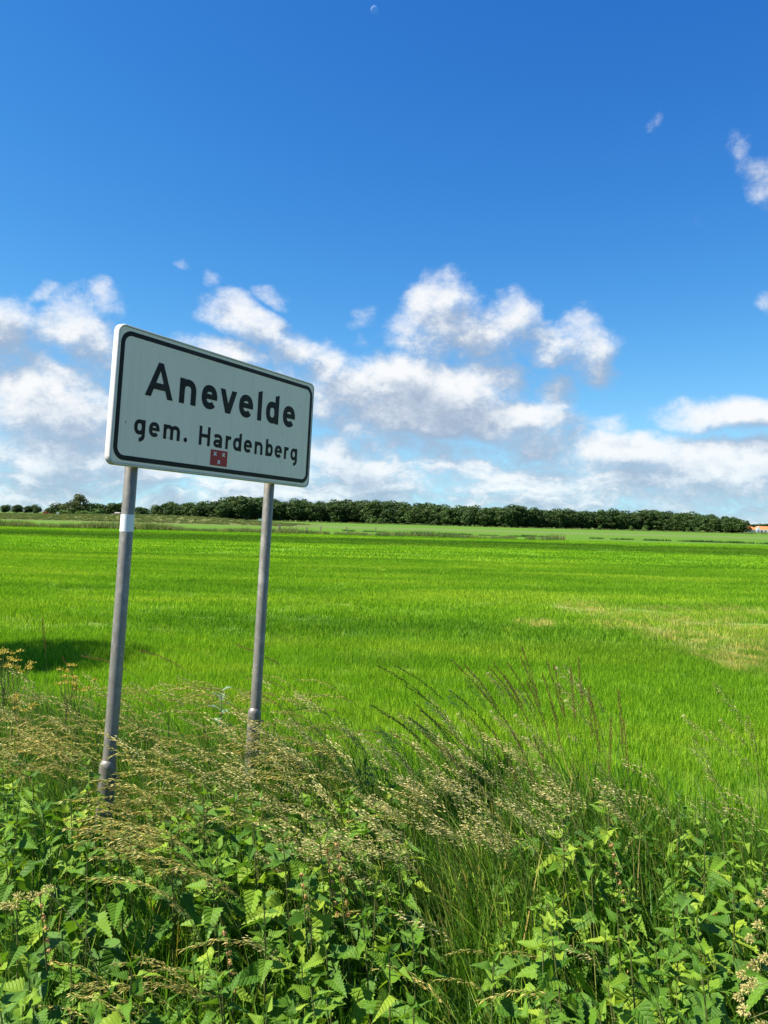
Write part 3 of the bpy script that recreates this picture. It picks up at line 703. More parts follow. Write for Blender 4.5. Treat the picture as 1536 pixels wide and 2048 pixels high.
def tree_meshes(h, wdt, n, size, m_, low=.15, nl=16, seed=0, open_=False):
    """a broadleaf tree of height h: trunk with limbs, crown of lobes"""
    rr = np.random.default_rng(seed); lobes = []
    for i in range(nl):
        t = (i + .5) / nl; z = h * (low + (1 - low) * (.12 + .80 * t)); prof = math.sin(math.pi * min(.97, .22 + .70 * t)) ** .7
        a = i * 2.4 + rr.uniform(-.5, .5); rad = wdt / 2 * prof * rr.uniform(.35, .72)
        q = wdt * rr.uniform(.17, .27) * (.75 if open_ else 1)
        lobes.append((math.cos(a) * rad, math.sin(a) * rad, z, q, q, q * rr.uniform(.6, .85)))
    lobes.append((0, 0, h * (low + (1 - low) * .5), wdt * .3, wdt * .3, h * (1 - low) * .36))
    V, Fc, col = leaf_cloud(lobes, n, size)
    b = MB(); r0 = h * .018 + .03
    b.tube([(0, 0, -.2), (.01 * h, 0, h * low), (0, .015 * h, h * .5), (.02 * h, 0, h * .85)], [r0 * 1.3, r0, r0 * .7, r0 * .2], 7)
    for i, l in enumerate(lobes[:-1:2]):
        z0 = max(h * low * .8, l[2] - h * .22); b.tube([(0, 0, z0), (l[0] * .5, l[1] * .5, (z0 + l[2]) / 2 + .02 * h), l[:3]], [r0 * .5, r0 * .3, r0 * .1], 5)
    return fast_mesh('crown', V, Fc, m_, col), mesh('trunk', b.v, b.f, M['bark'])
def plant_tree(name, ms, loc, rz, sc, label, group=None, cat='tree', sz=None):
    t = empty(name, loc, rz); t.scale = (sc, sc, sc if sz is None else sz); tag(t, label, cat, group)
    obj('trunk', ms[1], t); obj('crown', ms[0], t); return t

# the long wood beyond the fields: three ranks of separate trees
wood = [tree_meshes(12, w_, 2600, .40, M['wood_leaf'], lo_, 18, i) for i, (w_, lo_) in enumerate(((9, .0), (8, -.06), (10, .05), (7.5, -.05), (9, .12), (8.5, -.03)))]
TOPS = [(305, 1012), (330, 1007), (360, 1006), (400, 1006), (430, 1008), (445, 1002), (475, 999), (500, 1001), (540, 1003), (580, 1003), (640, 1004), (700, 1007), (770, 1008), (830, 1010), (900, 1013), (960, 1017), (1000, 1018), (1060, 1021), (1120, 1023), (1180, 1026), (1240, 1027), (1270, 1027), (1350, 1028), (1420, 1031), (1460, 1035), (1492, 1044)]
BASE = [(305, 1033.5), (480, 1040), (770, 1047.5), (1100, 1057), (1480, 1065)]
def lerp(tab, x): return float(np.interp(x, [p[0] for p in tab], [p[1] for p in tab]))
for row, (step, dz) in enumerate(((11.5, 0), (12.5, 7))):
    px = 312.0 + row * 5
    while px < 1490 - row * 6:
        D = 400 + dz + 25 * math.sin(px * .011) + rng.normal(0, 2.2)
        p = at(px + rng.normal(0, 3), 1040, D); top = at(px, lerp(TOPS, px) + rng.normal(0, 1.8) + (1.3 * math.sin(px * .071) + 1.8 * math.sin(px * .023)), D)[2]
        hgt = max(6.0, top) * (1.1 if row else rng.uniform(.88, 1.06)); s = hgt / 12
        plant_tree('wood_tree', wood[rng.integers(6)], (p[0], D, 0), rng.uniform(0, 6.28), max(.95, s * rng.uniform(1.2, 1.6)), 'dark green broadleaf tree in the front edge of the long wood across the field' if row == 0 else 'dark green treetop rising behind the front edge of the long wood across the field', 'front trees of the long wood' if row == 0 else 'rear trees of the long wood', sz=s)
        px += step * rng.uniform(.75, 1.25)
# low bushes along the wood's foot
bush = [tree_meshes(3, 3.4, 900, .22, M['bush_leaf'], -.1, 12, 40 + i) for i in range(3)]
for px, D, s in ((355, 385, .9), (378, 380, .6), (745, 375, 1.0), (760, 376, 1.0), (1010, 375, 1.1), (1030, 374, .9), (1200, 372, .7), (1262, 372, .8), (1290, 373, .9), (1375, 374, .7), (1395, 374, .8), (985, 378, 1.2)):
    p = at(px, 1040, D); plant_tree('bush', bush[rng.integers(3)], (p[0], D, 0), rng.uniform(0, 6), s, 'low pale green bush at the foot of the long wood', 'bushes along the foot of the wood', 'bush')
# far trees beyond the left end and the right end of the wood
for i, px in enumerate(np.arange(-12, 100, 9.5)):
    p = at(px, 1030, 760); top = at(px, 1010 + (4 if px > 72 else 0) + rng.normal(0, 1.5), 760)[2]
    plant_tree('distant_tree', wood[i % 6], (p[0], 760 + rng.normal(0, 6), 0), rng.uniform(0, 6), top / 12 * 2.0, 'dark rounded tree in the far row at the left edge of the view', 'far row of trees at the left edge', sz=top / 12)
for i, px in enumerate(np.arange(1496, 1560, 10)):
    p = at(px, 1060, 820); top = at(px, 1048 + rng.normal(0, 1), 820)[2]
    plant_tree('distant_tree', wood[i % 6], (p[0], 820, 0), rng.uniform(0, 6), top / 12 * 2.2, 'dark tree behind the red-roofed farm at the right edge', 'trees behind the red-roofed farm', sz=top / 12)
# group of trees on the low rise at the left
oak = tree_meshes(12, 11, 2600, .36, M['oak_leaf'], .22, 22, 71, True)
def rise(px, D, top, ms, wide, name, label, cat='tree', group=None):
    p = at(px, 1030, D); z0 = float(height(np.array(p[0]), np.array(D))); hgt = at(px, top, D)[2] - z0
    ref = 3 if ms in bush else 12; plant_tree(name, ms, (p[0], D, z0 - .1), rng.uniform(0, 6), wide * 1.45 / (3.4 if ms in bush else 9), label, group, cat, sz=hgt / ref)
rise(157, 262, 988, oak, 4.0, 'oak_tree', 'tall open-crowned olive green tree standing above the others at the left')
rise(145, 258, 1003, oak, 5.0, 'oak_tree', 'broad brownish green tree just left of the tall open-crowned one')
rise(112, 275, 1006, wood[0], 5.5, 'tree', 'dark round tree at the left end of the group on the low rise')
rise(126, 280, 1007, wood[3], 5.0, 'tree', 'dark tree between the round one and the brownish one on the rise')
rise(180, 275, 1005, wood[1], 5.5, 'tree', 'dark tree just right of the tall open-crowned one')
rise(194, 278, 1006, wood[5], 5.0, 'tree', 'dark tree above the bright bush left of the sign post')
rise(216, 280, 1009, wood[2], 4.5, 'tree', 'small dark tree left of the left sign post')
rise(230, 282, 1005, wood[4], 6.0, 'tree', 'broad dark tree beside the left sign post')
rise(243, 282, 1005, wood[0], 5.5, 'tree', 'dark tree half hidden by the left sign post')
rise(276, 280, 1012, wood[1], 4.5, 'tree', 'dark tree just right of the left sign post')
rise(290, 285, 1015, wood[3], 3.5, 'tree', 'smallest dark tree at the right end of the group on the rise')
rise(128, 225, 1020, bush[0], 4.2, 'bush', 'dark round bush in front of the group on the rise', 'bush')
rise(165, 222, 1021, bush[1], 3.6, 'bush', 'yellow-green bush below the tall open-crowned tree', 'bush')
rise(196, 222, 1016, bush[2], 3.8, 'bush', 'bright green upright bush left of the sign post', 'bush')
rise(228, 222, 1029, bush[1], 2.6, 'bush', 'low bush beside the rubble heap at the left sign post', 'bush')
rise(374, 200, 1037, bush[0], 2.2, 'bush', 'small dark bush at the right foot of the rise', 'bush')
rise(362, 205, 1031, bush[2], 1.4, 'bush', 'small pale bush on the slope right of the left sign post', 'bush')

# roadside tree outside the picture on the left; its shade lies on the field's edge
b_ = tree_meshes(6.0, 3.0, 9000, .06, M['bush_leaf'], .5, 16, 90)
plant_tree('roadside_tree', b_, (-8.25, 8.6, 0), 1.0, 1.0, 'young roadside tree whose shade falls on the field edge at far left')

# ------------------------------------------------------------------ far small things
def farm():
    D = 600; p0 = at(1489, 1060, D); p1 = at(1512, 1060, D); p2 = at(1548, 1060, D)
    t = empty('farmhouse', (p0[0], D, 0)); tag(t, 'low farmhouse with orange-red tiled roofs and white gable at the right edge', 'house')
    W1 = p1[0] - p0[0]; W2 = p2[0] - p0[0]
    eave, ridge = at(1500, 1061.5, D)[2], at(1500, 1055.8, D)[2]; eave = max(2.2, eave); ridge = eave + 2.9
    b = MB(); b.box((0, 0, 0), (W2, 8, eave)); b.build('wall', M['plaster'], t)
    def roof(x0, x1, y0, y1, z0, z1):
        b = MB(); ym = (y0 + y1) / 2
        v = [(x0 - .3, y0 - .4, z0 - .15), (x1 + .3, y0 - .4, z0 - .15), (x1 - 1.8, ym, z1), (x0 + 1.8, ym, z1), (x0 - .3, y1 + .4, z0 - .15), (x1 + .3, y1 + .4, z0 - .15)]
        b.add(v, [(0, 1, 2, 3), (1, 5, 2), (5, 4, 3, 2), (4, 0, 3), (0, 4, 5, 1)]); return b.build('roof', M['tile'], t)
    r = roof(0, W1, 0, 8, eave + .05, ridge); roof(W1 + .5, W2, .6, 7.4, eave + .05, ridge - .1)
    b = MB(); gx = W1 + 1.6; b.add([(gx - 1.7, -.6, 0), (gx + 1.7, -.6, 0), (gx + 1.7, -.6, eave), (gx, -.6, ridge - .3), (gx - 1.7, -.6, eave), (gx - 1.7, .0, 0), (gx + 1.7, .0, 0), (gx + 1.7, .0, eave), (gx, .0, ridge - .3), (gx - 1.7, .0, eave)],
        [(0, 1, 2, 3, 4), (0, 5, 6, 1), (1, 6, 7, 2), (2, 7, 8, 3), (3, 8, 9, 4), (4, 9, 5, 0)]); b.build('gable', M['white'], t)
    for k, x in enumerate((1.2, 3.2, gx - .4, W1 + 4.2, W1 + 7)):
        b = MB(); y = -.66 if k == 2 else -.06; b.box((x, y, .9), (x + .9, y + .05, 1.9)); b.build('window', M['glass'], t)
    b = MB(); b.box((W1 * .5, 3.6, ridge - .6), (W1 * .5 + .6, 4.3, ridge + .7)); b.build('chimney', M['brick'], r)
    b = MB(); v = leaf_cloud([(x, -3, .3, 1.3, .7, .5) for x in np.arange(-3, W2, 1.4)], 1600, .16)
    h_ = obj('hedge', fast_mesh('hedge', v[0] + np.array([p0[0], D, 0]), v[1], M['wood_leaf'], v[2])); tag(h_, 'low clipped hedge in front of the red-roofed farm', 'hedge')
farm()
def fence_posts():
    bm = MB(); bm.box((-.06, -.06, -.3), (.06, .06, 1.0)); bm.add([(-.06, -.06, 1), (.06, -.06, 1), (.06, .06, 1), (-.06, .06, 1), (0, 0, 1.06)], [(0, 1, 4), (1, 2, 4), (2, 3, 4), (3, 0, 4)])
    me = mesh('fence_post', bm.v, bm.f, M['post_wood'])
    for px, D, s in ((557, 98, .8), (560.5, 99, .7), (613, 103, .6), (641, 108, .7), (694, 112, .65), (752, 116, .7)):
        p = at(px, 1050, D); o = obj('fence_post', me); o.location = (p[0], D, 0); o.scale = (1, 1, s); o.rotation_euler = (rng.normal(0, .06), rng.normal(0, .06), rng.uniform(0, 3))
        tag(o, 'weathered wooden fence post along the ditch beyond the field', 'post', 'fence posts along the ditch')
fence_posts()
def heap(px, D, wdt, h, m_, label, n, name):
    p = at(px, 1037, D); z0 = float(height(np.array(p[0]), np.array(D))); t = empty(name, (p[0], D, z0)); tag(t, label, 'heap')
    for i in range(n):
        x, y = rng.uniform(-1, 1) * wdt / 2, rng.uniform(-.6, .6); s = rng.uniform(.25, .55) * h; zz = max(0, (1 - abs(x) / wdt * 2)) * h * rng.uniform(.1, .7)
        v = rng.normal(size=(8, 3)); v = np.array([(-1, -1, -1), (1, -1, -1), (1, 1, -1), (-1, 1, -1), (-1, -1, 1), (1, -1, 1), (1, 1, 1), (-1, 1, 1)]) * s * rng.uniform(.6, 1.1, (8, 3)) + (x, y, zz)
        b = MB(); b.add(v, [(0, 3, 2, 1), (4, 5, 6, 7), (0, 1, 5, 4), (1, 2, 6, 5), (2, 3, 7, 6), (3, 0, 4, 7)]); b.build('chunk', m_, t)
heap(236, 205, 3.4, 1.5, M['rubble'], 'grey-brown rubble heap left of the left sign post', 14, 'rubble_heap')
heap(89, 205, 2.2, .9, M['rust'], 'small red-orange heap on the far rough ground at left', 6, 'red_heap')
p = at(116, 1027, 215); b = MB(); b.box((p[0] - .28, 214.7, 0), (p[0] + .28, 215.3, p[2] + .3)); b.box((p[0] - .33, 214.65, p[2] + .3), (p[0] + .33, 215.35, p[2] + .38)); o = b.build('white_tank', M['white']); tag(o, 'small white tank beside the dark round bush on the rise', 'tank')
p = at(521.5, 1040, 330); b = MB(); b.box((p[0] - .8, 329, 0), (p[0] + .8, 331, p[2] + .4)); b.box((p[0] - .9, 328.9, p[2] + .4), (p[0] + .9, 331.1, p[2] + .5)); o = b.build('drinking_trough', M['white']); tag(o, 'tiny white box at the wood edge left of the right post', 'trough')

# the moon: a sphere lit by the same sun, its dark side lost in the sky
def moon():
    d = ray(749, 20); d = d / np.linalg.norm(d); D = 9000.0; c = d * D; r = D * math.tan(R(.26))
    v = []; f = []; n, k = 32, 16
    for j in range(1, k):
        for i in range(n): a, e = 2 * math.pi * i / n, math.pi * j / k; v.append((r * math.sin(e) * math.cos(a), r * math.sin(e) * math.sin(a), r * math.cos(e)))
    v += [(0, 0, r), (0, 0, -r)]; t, bt = len(v) - 2, len(v) - 1
    for j in range(k - 2):
        for i in range(n): f.append((j * n + i, (j + 1) * n + i, (j + 1) * n + (i + 1) % n, j * n + (i + 1) % n))
    for i in range(n): f += [(t, i, (i + 1) % n), (bt, (k - 2) * n + (i + 1) % n, (k - 2) * n + i)]
    o = obj('moon', mesh('moon', v, f, M['moon'], smooth=True)); o.location = (c[0], c[1], c[2] + CAM_Z); tag(o, 'faint pale crescent moon high in the blue sky', 'moon')
moon()

# rough strips: ditch edge with taller reed and sedge, far swaths of uncut grass
def make_rough():
    def reed_tint():
        r = rng.random(); return np.array((.16, .19, .07)) if r < .4 else (np.array((.09, .15, .035)) if r < .8 else np.array((.26, .24, .12)))
    def dark_tint(): return np.array((.035, .085, .016)) * rng.uniform(.8, 1.3)
    reed = [blades(160, 1.6, .35, .95, .03, .06, .5, (-.2, 0), 3, reed_tint, M['verge_blade']) for _ in range(3)]
    dark = [blades(160, 2.0, .15, .42, .03, .07, .6, (-.2, 0), 2, dark_tint, M['verge_blade']) for _ in range(3)]
    P = []; RO = []; SC = []; ID = []
    def put(x, y, i, s): P.append((x, y, float(height(np.array(x), np.array(y))))); RO.append((0, 0, rng.uniform(0, 6.28))); SC.append(s); ID.append(i)
    for x in np.arange(-64, 22, .42):
        dens = .95 if x < -22 else (.75 if x < 0 else .4)
        for _ in range(2):
            if rng.random() < dens: put(x + rng.normal(0, .4), 91 + .05 * x + rng.normal(0, 1.2), rng.integers(3), rng.uniform(.55, 1.1) * (1 if x < -22 else .75) * (.7 + .6 * (math.sin(x * .37) * .5 + .5)))
    for x in np.arange(-5, 75, .5):
        for y0, sl, dn in ((118, -.30, .45),):
            if rng.random() < dn * (.4 + .6 * (math.sin(x * .23 + y0) > -.3)): put(x + rng.normal(0, .4), y0 + sl * x + rng.normal(0, .8), 3 + rng.integers(3), rng.uniform(.6, 1.1))
    for _ in range(3200):                                        # rough ground on and before the rise
        x, y = rng.uniform(-110, -20), rng.uniform(165, 215); put(x, y, rng.integers(3) if rng.random() < .75 else 3 + rng.integers(3), rng.uniform(.3, .6))
    for _ in range(500):                                         # uncut margin along the wood
        x = rng.uniform(-125, 215); put(x, rng.uniform(362, 385) + 0, rng.integers(3), rng.uniform(.5, 1.0))
    scatter('rough_grass', reed + dark, P, RO, SC, ID, 'taller olive rough grass and reeds along the ditch and far field margins', 'grass')
make_rough()

# ------------------------------------------------------------------ nettles
def nettle_leaf(droop, fold, curl):
    N = 9; V = []; Fc = []
    def hw(t): return .33 * (min(1, (t + .02) / .16) ** .55) * (1 - t) ** .72 * (1 + .35 * (1 - t))
    def lift(x, t): return fold * abs(x) - droop * t * t + curl * math.sin(t * 9) * abs(x) * .4
    mids = []; edges = {1: [], -1: []}
    for i in range(2 * N + 1):
        t = i / (2 * N); mids.append(len(V)); V.append((0, t, lift(0, t)))
        for s in (1, -1):
            w = hw(t) * (1.08 if i % 2 == 0 else .86); tt = t + (.030 if i % 2 == 0 else 0) - .05 * (t < .1) * (1 - t * 10)
            if i == 2 * N: w = 0
            edges[s].append(len(V)); V.append((s * w, tt, lift(w, tt)))
    for i in range(2 * N):
        Fc.append((mids[i], edges[1][i], edges[1][i + 1], mids[i + 1])); Fc.append((mids[i], mids[i + 1], edges[-1][i + 1], edges[-1][i]))
    b = MB(); b.add(V, Fc); b.tube([(0, -.30, .02), (0, -.12, .05), (0, .02, 0)], [.018, .015, .012], 3, False)
    return mesh('leaf', b.v, b.f, M['nettle'])
LEAVES = [nettle_leaf(d, f_, c) for d, f_, c in ((.18, .35, .3), (.30, .25, .5), (.10, .45, .2), (.42, .30, .4), (.25, .12, .6))]
YLEAF = []
for m_ in LEAVES[:2]:
    q = m_.copy(); q.materials.clear(); q.materials.append(M['yellow_leaf']); YLEAF.append(q)
def nettle(x, y, h, label, group, rz=None, small=False):
    t = empty('nettle_plant', (x, y, float(height(np.array(x), np.array(y)))), rng.uniform(0, 6.28) if rz is None else rz)
    tag(t, label, 'nettle', group)
    lx, ly = rng.normal(0, .06, 2); n = 6; pts = []
    c_, s_ = math.cos(t.rotation_euler.z), math.sin(t.rotation_euler.z); wx, wy = -.05 * c_, .05 * s_
    for i in range(n + 1): q = i / n; pts.append(((lx * q + wx * q * q) * h, (ly * q + wy * q * q) * h, h * q - (.02 if i == 0 else 0)))
    b = MB(); b.tube(pts, [.0042 * (1 - .6 * i / n) for i in range(n + 1)], 5, False); b.build('stem', M['nettle_stem'], t)
    P = np.array(pts); z = h; k = 0; az = rng.uniform(0, 6.28); gap = .012
    size = [.030, .045, .066, .088, .103, .112, .114, .108, .098, .088]
    while z > h * .22 and k < len(size):
        f = min(n - 1e-3, z / h * n); i = int(f); q = P[i] + (P[i + 1] - P[i]) * (f - i)
        for sd in (0, math.pi):
            if k > 4 and rng.random() < .12: continue
            L = size[k] * rng.uniform(.85, 1.2) * (h / .68) ** .5; elv = (1.0, .6, .2, -.15, -.4, -.6, -.75, -.85, -.95, -1.0)[k] + rng.normal(0, .25)
            old = k > 4 and rng.random() < .035
            o = obj('leaf', (YLEAF if old else LEAVES)[rng.integers(2 if old else 5)], t); a = az + sd + rng.normal(0, .2)
            off = .25 * L
            o.location = (q[0] - math.sin(a) * off * math.cos(elv), q[1] + math.cos(a) * off * math.cos(elv), q[2] + off * math.sin(elv))
            o.rotation_euler = (elv, rng.normal(0, .35), a + rng.normal(0, .2)); L *= .55 if old else 1; o.scale = (L * rng.uniform(.60, .95), L, L)
        k += 1; az += math.pi / 2 + rng.normal(0, .15); z -= gap + (.0, .014, .028, .04, .05, .055, .058, .06, .06, .06)[min(k, 9)] * (h / .68)
    return t
def make_nettles():
    # where nettle tops show: box in the photo, how many, height range, label, group
    zones = [((0, 215, 1535, 1720), 20, (.58, .74), 'green stinging nettle in the clump left of the left post foot', 'nettles left of the left post'),
             ((0, 270, 1720, 2060), 15, (.50, .72), 'bright green stinging nettle at the bottom left corner of the verge', 'nettles in the bottom left corner'),
             ((330, 700, 1545, 1720), 24, (.56, .74), 'stinging nettle rising through the straw heads between the posts', 'nettles between the posts'),
             ((1060, 1520, 1590, 1680), 12, (.50, .66), 'stinging nettle at the back against the field at right', 'nettles at the back against the field at right'),
             ((270, 430, 1850, 2060), 4, (.40, .55), 'low stinging nettle among grass at the bottom, left of the middle', 'low nettles left of the middle'),
             ((400, 820, 1580, 1800), 24, (.48, .66), 'stinging nettle below the seeding grass in the middle of the verge', 'nettles in the middle of the verge'),
             ((430, 860, 1800, 2080), 15, (.45, .68), 'stinging nettle at the bottom edge of the middle of the verge', 'nettles at the bottom middle'),
             ((850, 1120, 1760, 2080), 9, (.40, .60), 'stinging nettle beside the upright tall grass right of the middle', 'nettles by the upright grass'),
             ((1100, 1560, 1640, 1860), 24, (.45, .66), 'stinging nettle along the field side of the right-hand clump', 'nettles along the field at right'),
             ((1080, 1560, 1860, 2100), 17, (.50, .75), 'large-leaved stinging nettle in the bottom right corner', 'nettles in the bottom right corner'),
             ((560, 800, 1500, 1600), 4, (.50, .60), 'stinging nettle poking through the cream seed heads', 'nettles among the seed heads')]
    used = []
    for (x0, x1, y0, y1), n, (h0, h1), label, group in zones:
        k = tries = 0; made = []
        while k < n and tries < n * 30:
            tries += 1
            px, py, h = rng.uniform(x0, x1), rng.uniform(y0, y1), rng.uniform(h0, h1); q = on_plane(px, py, h)
            if verge_e(q[0], q[1]) > -.05 or any((q[0] - a) ** 2 + (q[1] - b) ** 2 < .11 ** 2 for a, b in used): continue
            used.append((q[0], q[1])); made.append((nettle(q[0], q[1], h, label, group), px, py, h)); k += 1
        where = group.replace('nettles ', '')
        for key, word in ((lambda m: -m[3], 'tallest'), (lambda m: m[1], 'leftmost'), (lambda m: -m[1], 'rightmost'), (lambda m: -m[2], 'lowest and nearest'), (lambda m: m[2], 'hindmost')):
            rest = [m for m in made if m[0]['label'] == label]
            if len(rest) > 1: min(rest, key=key)[0]['label'] = '%s stinging nettle of those %s' % (word, where)
make_nettles()

# ------------------------------------------------------------------ single plants that stand out
def brown_stalk(px, py, lean, label, group, hl=.26, hmin=.78):
    """a tall grass with a narrow reddish-brown head, tip seen at px,py"""
    h = hmin; q = on_plane(px, py, h)
    while verge_e(q[0], q[1]) > -.12 - .3 * rng.random() and h < 1.3: h += .03; q = on_plane(px, py, h)
    n = 10; pts = [(0., 0., 0.)]
    L = h * (1 + .32 * lean)
    for i in range(1, n + 1):
        a = lean * (i / n) ** 1.1 * 1.15; pts.append((pts[-1][0] - math.sin(a) * L / n, pts[-1][1], pts[-1][2] + math.cos(a) * L / n))
    P = np.array(pts); P *= h / P[-1, 2]
    t = empty('brown_grass_stalk', (q[0] - P[-1, 0], q[1], float(height(np.array(q[0] - P[-1, 0]), np.array(q[1]))))); tag(t, label, 'grass stalk', group)
    b = MB(); b.tube(P, [.0017 * (1 - .7 * i / n) for i in range(n + 1)], 4, False)
    b.build('stem', M['stalk'], t)
    for i0, s in ((2, .26), (4, .22)):                              # two culm leaves
        a = rng.uniform(-.5, .5); c = P[i0]; v = []
        for k in range(6):
            u = k / 5; w = .004 * (1 - u ** 2); x = c[0] + (-.35 if rng.random() < .99 else .35) * s * u * math.cos(a); y = c[1] + s * u * math.sin(a) * .6; z = c[2] + s * (u * .8 - u * u * .75)
            v += [(x, y - w, z), (x, y + w, z)]
        b = MB(); b.add(v, [(2 * k, 2 * k + 1, 2 * k + 3, 2 * k + 2) for k in range(5)]); b.build('leaf', M['stalk'], t)
    b = MB(); nS = 100
    for k in range(nS):
        u = (k + rng.random()) / nS; s = 1 - u * hl / h; f = s * n; i = min(int(f), n - 1); d = P[i + 1] - P[i]; c = P[i] + d * (f - i); d = d / np.linalg.norm(d)
        side = rng.normal(size=3); side -= d * (side @ d); side /= np.linalg.norm(side); r = (.0025 + .009 * u * (1.2 - u)) * rng.uniform(.3, 1)
        c0 = c + side * r; ax = d + side * .25; ax /= np.linalg.norm(ax); w = np.cross(ax, side); sl, sw = rng.uniform(.012, .020), .0017
        b.add([c0, c0 + ax * sl * .5 + w * sw, c0 + ax * sl, c0 + ax * sl * .5 - w * sw, c0 + ax * sl * .5 + side * sw], [(0, 1, 4), (1, 2, 4), (2, 3, 4), (3, 0, 4)])
    b.build('seed_head', M['brown_head'], t)
TIPS = [(757, 1322), (793, 1322), (905, 1312), (931, 1322), (978, 1325), (988, 1320), (1018, 1322), (1010, 1346), (1044, 1288), (1041, 1310), (1055, 1357), (811, 1360), (830, 1398), (908, 1375), (965, 1375), (1095, 1325), (1085, 1345), (1108, 1330), (1141, 1332), (1156, 1312), (1178, 1372), (1237, 1385), (1101, 1395), (1183, 1402), (1247, 1440), (985, 1455), (1027, 1462), (745, 1405), (762, 1417), (781, 1455), (846, 1457), (1068, 1470), (880, 1440), (868, 1478), (940, 1430), (820, 1430), (842, 1415), (1222, 1440)]
for i, (px, py) in enumerate(TIPS):
    lean = float(np.interp(px, [740, 900, 1050, 1150, 1300], [1.0, .75, .38, .12, .02])) + rng.normal(0, .06)
    if i == 8: lab, grp_ = 'tallest upright reddish-brown grass head, above the others right of the middle', None
    elif px < 770: lab, grp_ = 'reddish-brown grass stalk bent far left at the left end of the brown clump', 'bent brown stalks at the left of the clump'
    elif px < 1000: lab, grp_ = 'reddish-brown grass stalk leaning left in the clump in the middle', 'leaning brown stalks in the middle'
    else: lab, grp_ = 'nearly upright reddish-brown grass stalk right of the leaning clump', 'upright brown stalks right of the middle'
    brown_stalk(px, py, lean, lab, grp_)
for px, py, lean, lab in ((85, 1237, .15, 'thin tall brown grass stalk standing alone at the far left'), (283, 1290, 1.15, 'brown grass head arching left just right of the left post'), (474, 1282, 1.1, 'brown grass head arching left across the right post'), (165, 1300, 1.25, 'brown grass stalk arching left behind the left post'), (126, 1310, .5, 'short straw head above the yellow flowers at left')):
    brown_stalk(px, py, lean, lab, None, .22, .7)

def umbel(px, py, h, label, nst=9):
    q = on_plane(px, py, h); t = empty('yellow_flower', (q[0], q[1], float(height(np.array(q[0]), np.array(q[1]))))); tag(t, label, 'flower')
    b = MB(); b.tube([(0, 0, 0), (-.01, 0, h * .5), (0, 0, h * .78)], [.004, .0035, .003], 5, False); heads = []
    for i in range(nst):
        a = i * 2.4; r = .02 + .075 * rng.random(); e = (r * math.cos(a), r * math.sin(a), h * rng.uniform(.90, 1.03)); z0 = h * rng.uniform(.6, .8); b.tube([(0, 0, z0), (e[0] * .7, e[1] * .7, (z0 + e[2]) / 2), e], [.002, .0016, .0012], 4, False); heads.append(e)
    b.build('stem', M['stalk'], t)
    for e in heads:
        b = MB()
        for k in range(34):
            d = rng.normal(size=3); d[2] = abs(d[2]) * .6; c = np.array(e) + d * .011; s = rng.uniform(.003, .0055); nrm = rng.normal(size=3); a = np.cross(nrm, (0.3, .2, 1)); a /= np.linalg.norm(a); bb = np.cross(a, nrm / np.linalg.norm(nrm))
            b.add([c - a * s, c - bb * s, c + a * s, c + bb * s], [(0, 1, 2, 3)])
        b.build('flower_head', M['yellow_flower'], t)
umbel(137, 1340, .80, 'yellow flower cluster in front of the shaded field at far left')
umbel(160, 1362, .74, 'lower yellow flower cluster beside the one at far left', 7)
umbel(12, 1310, .86, 'yellow flower cluster cut by the left edge', 11)
umbel(34, 1330, .82, 'yellow flower cluster just inside the left edge', 9)
umbel(42, 1400, .70, 'low yellow flower cluster under the left-edge flowers', 6)

def grey_plant(px, py, h, label):
    q = on_plane(px, py, h); t = empty('grey_leaved_plant', (q[0], q[1], float(height(np.array(q[0]), np.array(q[1]))))); tag(t, label, 'plant')
    b = MB(); b.tube([(0, 0, 0), (0, 0, h * .6), (0, 0, h * .9)], [.006, .004, .003], 5, False); b.build('stem', M['grey_leaf'], t)
    for i in range(9):
        a = i * 2.4; L = rng.uniform(.065, .105); z0 = h * (.5 + .045 * i); v = []
        for k in range(7):
            u = k / 6; w = .024 * math.sin(math.pi * min(.98, u * .9 + .1)) * (1.2 if k % 2 else .85); x = L * u; z = z0 + L * (u * .75 - u * u * .45)
            v += [(x * math.cos(a) - w * math.sin(a), x * math.sin(a) + w * math.cos(a), z + w * .3), (x * math.cos(a), x * math.sin(a), z), (x * math.cos(a) + w * math.sin(a), x * math.sin(a) - w * math.cos(a), z + w * .3)]
        f = []
        for k in range(6): f += [(3 * k, 3 * k + 1, 3 * k + 4, 3 * k + 3), (3 * k + 1, 3 * k + 2, 3 * k + 5, 3 * k + 4)]
        b = MB(); b.add(v, f); b.build('leaf', M['grey_leaf'], t)
grey_plant(445, 1345, .70, 'grey-green broad-leaved plant at the field edge left of the right post')

